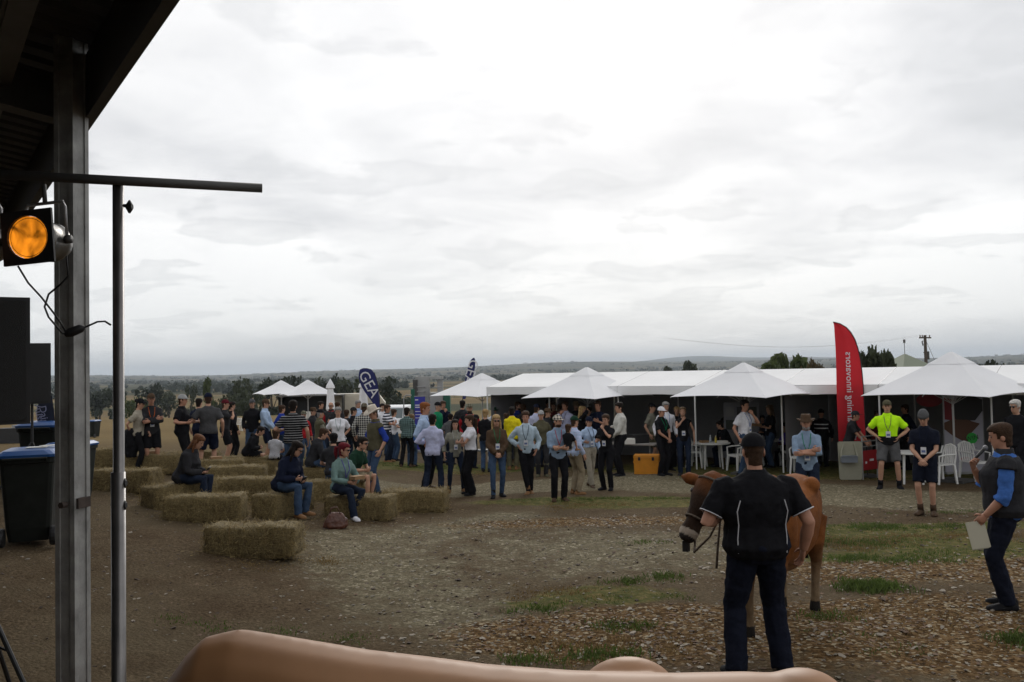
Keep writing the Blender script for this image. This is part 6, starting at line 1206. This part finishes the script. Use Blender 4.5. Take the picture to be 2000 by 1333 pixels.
 (1303, 786, 920, 20, 'grey haired man in a white shirt behind the black polo', dict(shirt='tuck:white', pants='trousers:black', hair='short:grey', lan='blue')),
 (1325, 795, 912, 0, 'blonde person standing just behind the sleeveless woman', dict(shirt='tee:black', pants='trousers:black', hair='short:blonde', fem=True)),
 (1337, 796, 928, 2, 'woman in a sleeveless black top with badge looking up', dict(arms='mouth down', shirt='sleeveless:black', pants='jeans:dkdenim', shoes='boot:charcoal', hair='pony:dkblonde', fem=True, lan='black', nod=-12)),
 (1457, 782, 933, 55, 'man in a white shirt with hand to mouth beside the round table', dict(arms='down mouth', shirt='tee:white', pants='jeans:denim', hair='short:dark', lan='blue', legs='walk', skin=1)),
 (1508, 792, 913, -70, 'woman with long light brown hair in a black tee holding a box', dict(arms='elbow phone', shirt='tee:black', pants='jeans:denim', hair='long:dkblonde', fem=True, lan='black')),
 (1492, 812, 908, -10, 'person in a dark navy jumper behind the long haired woman', dict(arms='phone phone', shirt='long:navy', pants='trousers:black', hair='short:dark')),
 (1580, 806, 1021, 3, 'bearded man in a brown hat and blue shirt, arms crossed', dict(arms='cross', shirt='shirt:steel', pants='jeans:dkdenim', shoes='shoe:navy', hat='brim:brown', hair='short:grey', beard='grey', lan='green', extra='rolled', skin=1)),
 (1607, 799, 912, 175, 'figure in a black hooded rain jacket with reflective bands', dict(arms='down down', shirt='coat:black', pants='trousers:black', hair='short:black', hat='beanie:black', bulk=1.12)),
 (1660, 800, 934, 75, 'man in a black polo and cap leaning on the stock gate', dict(arms='lean lean', shirt='polo:charcoal', pants='trousers:black', hat='cap:charcoal', lan='black', lean=14, skin=1)),
 (1738, 781, 955, 2, 'man in a lime hi-vis shirt and grey shorts, hands on hips', dict(arms='hips hips', shirt='polo:black|hivis|half', pants='shorts:grey', shoes='boot:black', hair='short:dkblonde', lan='grey', legs='wide', bulk=1.1, turn=0, nod=2, hat='cap:olive')),
 (1773, 791, 918, -60, 'man in a dark jacket with orange shoulders behind the hi-vis man', dict(shirt='jacket:navy', pants='trousers:black', hair='short:brown', skin=2)),
 (1717, 803, 916, 10, 'man in a black and red jacket partly hidden by the hi-vis man', dict(shirt='jacket:black', vest='maroon', pants='trousers:black', hair='short:brown')),
 (1811, 800, 1005, -8, 'man in a grey beanie, navy polo and shorts with hands clasped', dict(arms='front front', shirt='polo:ink', pants='shorts:ink', shoes='boot:brown', hat='beanie:grey', hair='short:brown', lan='navy', nod=24, bulk=1.03)),
 (1991, 782, 965, -35, 'white haired person in sunglasses and a black tee behind the speaker', dict(shirt='tee:black', pants='trousers:black', hair='short:white', glasses=True)),
 (52, 785, 880, -60, 'person in a white shirt working at the sound table', dict(arms='phone phone', shirt='shirt:ltgrey', pants='trousers:black', hair='short:brown', lean=20)),
]
FOLK += [
 (660, 786, 890, 150, 'brown haired person at the back above the white tee woman', dict(shirt='tee:charcoal', pants='jeans:dkdenim', hair='short:brown')),
 (1024, 790, 900, 170, 'brown haired person by the tent leg behind the pale blue shirt', dict(shirt='long:charcoal', pants='jeans:dkdenim', hair='short:brown')),
 (1153, 796, 908, -30, 'dark haired person between the blonde woman and the gesturing man', dict(shirt='long:black', pants='jeans:dkdenim', hair='short:dark')),
 (879, 808, 908, 165, 'person in a dark grey jacket behind the grey green blouse', dict(shirt='jacket:grey', pants='jeans:dkdenim', hair='short:dark', lean=14)),
 (453, 785, 902, 120, 'person in black standing behind the maroon cap', dict(shirt='long:black', pants='trousers:black', hair='short:dark')),
 (770, 800, 900, 120, 'bare armed person in white beside the banded polo', dict(arms='elbow down', shirt='tee:white', pants='jeans:denim', hair='short:brown')),
 (990, 808, 912, 160, 'person in a dark top behind the long blonde hair', dict(shirt='long:navy', pants='jeans:dkdenim', hair='short:brown')),
]
WHO = {}
for f in FOLK: WHO[f[0]] = person(*f[:5], **f[5])
# handler and speaker
hd = person(1486, 845, 1322, 196, 'heavy man in a black cap and black polo holding the cow', arms='down elbow', shirt='polo:black', pants='jeans:ink', shoes='boot:black', hat='cap:black', hair='short:brown', shw=1.12, bulk=1.34, legs='wide', vox=.011, skin=1, nod=4)
pip = MB(); s_ = hd['s']
for sd in (1, -1):
    pts = []
    for z, x in ((1.30, .150), (1.22, .172), (1.12, .160), (1.02, .168), (.92, .165)):
        w_ = np.interp(z, [q_[0] for q_ in hd['RG']], [q_[1] for q_ in hd['RG']]) + hd['ad']; dd = np.interp(z, [q_[0] for q_ in hd['RG']], [q_[2] for q_ in hd['RG']]) + hd['ad']; xx = x*1.05; pts.append(hd['T'](sd*xx, -dd*math.sqrt(max(.05, 1 - (xx/w_)**2)) - .016, z))
    pip.tube(pts, .004, 5)
    S, E, W, c_, n_ = hd['J'][sd]; q_ = S.lerp(E, .72); ax = (E - S).normalized(); u_ = ax.orthogonal().normalized(); v_ = ax.cross(u_); pip.tube([q_ + (u_*math.cos(6.2832*k/16) + v_*math.sin(6.2832*k/16))*.083*s_ for k in range(17)], .0045, 5)
obj('piping', pip, pmat('piping_white', (.55, .55, .58), .8), hd['root'])
hw_ = hd['W'](hd['J'][-1][2]); hh = CMW @ (hP + hD*.45 - hU*.06); lo_ = hw_.lerp(hh, .5) + Vector((-.12, 0, -.25))
mb = MB(); mb.tube([hh, hh.lerp(lo_, .5) + Vector((0, 0, -.05)), lo_, lo_.lerp(hw_, .6) + Vector((.0, 0, -.05)), hw_, hw_ + Vector((-.03, 0, -.25)), hw_ + Vector((-.05, -.02, -.42))], .010, 6); setp(obj('lead_rope', mb, ROPE, smooth=True), 'brown lead rope hanging between the halter and the handler', 'rope')
sk = person(1972, 829, 1188, -84, 'man in a grey vest and blue shirt speaking into a microphone', arms='mic paper', shirt='shirt:blue', vest='charcoal', pants='trousers:ink', shoes='boot:black', hair='short:brown', bulk=1.2, legs='stand', vox=.011, skin=1, extra='rolled', nod=10)
q_ = sk['W'](sk['J'][1][2] + Vector((-.03, .03, .05))*sk['s']); m2 = sk['W'](sk['HP'](0, .135, -.075)); q_ = m2 + (q_ - m2).normalized()*.16; mic = thing('microphone', 'black handheld microphone at the speaker\'s mouth', 'microphone', q_)
mb = MB(); dv = (m2 - q_); dn = dv.normalized(); mb.tube([-dn*.06, dv*.75], [.013, .019], 10); obj('handle', mb, BLACK, mic, True); mb = MB(); mb.ell(dv*.75 + dn*.02, (.026, .026, .028), 12, 8); obj('grille', mb, pmat('mic_grille', (.22, .22, .23), .4, metal=.7, bump=.4, bscale=400), mic, True)
S, E, W, c_, n_ = sk['J'][-1]; q_ = sk['W'](W + (W - E).normalized()*.11); mb = MB(); rx = Matrix.Rotation(R(-12), 3, 'Y')
for i, off in enumerate((0, .006, .012)): mb.box(Vector((0, off, -.12 - .004*i)), (.17, .003, .27), rx)
fo = obj('paper_folder', mb, pmat('folder_cream', (.50, .48, .38), .8), loc=q_, rz=R(-25)); setp(fo, 'pale folder of notes held low by the speaker', 'folder')
# seated people
def on_bale(i, dx=0, dy=0): p = BPOS[i] + Vector((dx, dy, 0)); return Vector((p.x, p.y, gzf(p.x, p.y)))
w1 = person(365, 864, 0, 66, 'woman with long auburn hair in a dark cardigan reading a phone', pos=on_bale(2, .05, -.05), seat=.40, height=1.70, arms='phone phone', shirt='coat:charcoal', pants='jeans:dkdenim', hair='long:auburn', fem=True, lean=22, nod=28, bulk=1.05); phone_in(w1, 1, 'mobile phone in the auburn haired woman\'s hands')
w2 = person(570, 868, 0, 50, 'woman in a navy coat, sunglasses and jeans reading on a hay bale', pos=on_bale(6, .0, -.12), seat=.41, height=1.78, arms='lap phone', shirt='coat:navy', pants='jeans:denim', shoes='shoe:tan', hair='long:dark', fem=True, glasses=True, lean=24, nod=26, turn=-18, bulk=1.08); phone_in(w2, -1, 'pale phone held by the woman in the navy coat')
w3 = person(668, 872, 0, 38, 'woman with crimson ponytail in a sage jumper holding a lunch box', pos=on_bale(7, -.36, -.05), seat=.41, height=1.72, arms='lap lap', shirt='long:teal', pants='jeans:dkdenim', shoes='shoe:white', hair='pony:crimson', fem=True, glasses=True, lan='purple', badge=False, lean=10, nod=10, turn=-28, legs='sitx')
q_ = w3['W'](w3['J'][-1][2] + Vector((.06, .10, .05))); lunch_box(0, 0, 0, 'brown lunch box in the crimson haired woman\'s hands', w3['root'].rotation_euler[2], loc=q_)
w4 = person(697, 864, 0, 60, 'man in a dark green tee and sunglasses seated behind the crimson ponytail', pos=on_bale(9, .35, .05), seat=.41, height=1.78, arms='lap lap', shirt='tee:dkgreen', pants='shorts:khaki', shoes='shoe:brown', hair='short:dark', glasses=True, lean=22, nod=8)
person(665, 856, 0, 175, 'dark haired person seated with back turned behind the crimson ponytail', pos=on_bale(9, -.05, .35), seat=.41, height=1.72, arms='lap lap', shirt='tee:charcoal', pants='jeans:denim', hair='short:black', lean=10)
b1_ = person(482, 846, 0, 80, 'boy in a black hooded jacket sitting on a hay bale', pos=on_bale(13, .0, .0), seat=.40, height=1.50, arms='lap lap', shirt='hoodie:black', pants='shorts:black', shoes='shoe:white', hair='short:dark', lean=30, nod=25)
person(535, 850, 0, 150, 'small child in a white and black striped tee seen from behind', pos=on_bale(15, -.1, .0), seat=.40, height=1.32, arms='lap lap', shirt='tee:white|charcoal|fine', pants='shorts:black', hair='short:brown', child=True, lean=8)
person(612, 870, 0, 100, 'person in a grey and black jacket seated behind the striped polo', pos=on_bale(14, .15, .0), seat=.41, height=1.72, arms='lap lap', shirt='jacket:charcoal', pants='jeans:denim', hair='short:brown', lean=20, nod=20)
def chair_spot(px, py): return G(px, py)
person(1408, 821, 0, 60, 'dark haired man in black seated at the far side of the round table', pos=G(1408, 906), seat=.45, height=1.75, arms='lap lap', shirt='polo:black', pants='jeans:dkdenim', hair='bun:dark', skin=1, lean=12, nod=14)
person(1426, 834, 0, -100, 'person in a black jumper hunched over the round table', pos=G(1428, 912), seat=.45, height=1.72, arms='lap lap', shirt='long:black', pants='jeans:dkdenim', hair='short:dark', lean=22, nod=15)
person(1537, 838, 0, -50, 'child in a purple jumper seated behind the long haired woman', pos=G(1542, 910), seat=.45, height=1.40, arms='lap lap', shirt='long:purple', pants='jeans:black', hair='long:dark', fem=True, child=True, lean=10)
# toddler in arms
fa = WHO[1092]; fq = fa['W'](Vector((-.16, .22, 1.02))*fa['s']); td = person(1115, 826, 0, 150, 'toddler in a black top held in the cream cap man\'s arms', pos=Vector((fq.x, fq.y, fq.z)), seat=.02, height=.98, arms='lap lap', shirt='tee:black', pants='shorts:ltgrey', shoes='shoe:tan', hair='short:brown', child=True, legs='sit', lean=4, vox=.014)
# tote on the ground, reflective bands, carried jacket
p = G(655, 1034); L = thing('leather_bag', 'slumped brown leather handbag on the ground by the white shoes', 'bag', p, .3); BAGM = pmat('leather_brown', (.080, .026, .014), .45, .3, 9, .3, 18); mb = MB()
mb.loft([[Vector((w_*math.cos(t_)*(1 + .12*math.sin(3*t_ + z_*9)), d_*math.sin(t_)*(1 + .1*math.cos(2*t_)), z_)) for t_ in [6.2832*k/18 for k in range(18)]] for w_, d_, z_ in ((.17, .11, .0), (.20, .14, .05), (.18, .12, .14), (.13, .08, .23), (.10, .04, .27))]); bg_ = obj('bag_body', mb, BAGM, L); grow(bg_, .012, 4, .03, .07)
for s_ in (1, -1): mb = MB(); mb.tube([(-.09, s_*.03, .24), (-.06, s_*.05, .34), (.03, s_*.06, .36), (.08, s_*.04, .24)], .008, 6); obj('strap', mb, BAGM, L, True)
rj = WHO[1607]; mb = MB()
for z in (1.18, 1.30): mb.loft([rj['ring'](z + dz, np.interp(z, [q_[0] for q_ in rj['RG']], [q_[1] for q_ in rj['RG']]) + .046, np.interp(z, [q_[0] for q_ in rj['RG']], [q_[2] for q_ in rj['RG']]) + .05, 0) for dz in (0, .03)], False)
obj('reflective_band', mb, pmat('reflective', (.72, .76, .76), .3), rj['root'])
cj = WHO[271]; q_ = cj['W'](cj['J'][1][2]); mb = MB(); mb.loft([[Vector((w_*math.cos(t_)*(1 + .2*math.sin(3*t_)), d_*math.sin(t_), z_)) for t_ in [6.2832*k/14 for k in range(14)]] for w_, d_, z_ in ((.05, .04, .08), (.13, .09, .02), (.16, .10, -.15), (.15, .09, -.38), (.11, .06, -.55))]); o = obj('carried_jacket', mb, cloth('black'), loc=q_); setp(o, 'black jacket hanging from the beige tee woman\'s arm', 'jacket'); grow(o, .018, 3, .05, .1)
for key, sd, lab in ((1187, 1, 'phone raised by the woman in the black polo with tied hair'), (1492, 1, 'phone held by the person in the navy jumper')): phone_in(WHO[key], sd, lab)
q_ = WHO[1508]['W'](WHO[1508]['J'][-1][2] + Vector((.0, .12, .02))); lunch_box(0, 0, 0, 'brown lunch box held by the long haired woman', .2, loc=q_)
bake()
# every body stands or sits where it was put
print('OBJECTS', len(bpy.data.objects), 'TRIS', sum(len(o.data.polygons) for o in bpy.data.objects if o.type == 'MESH')*2)
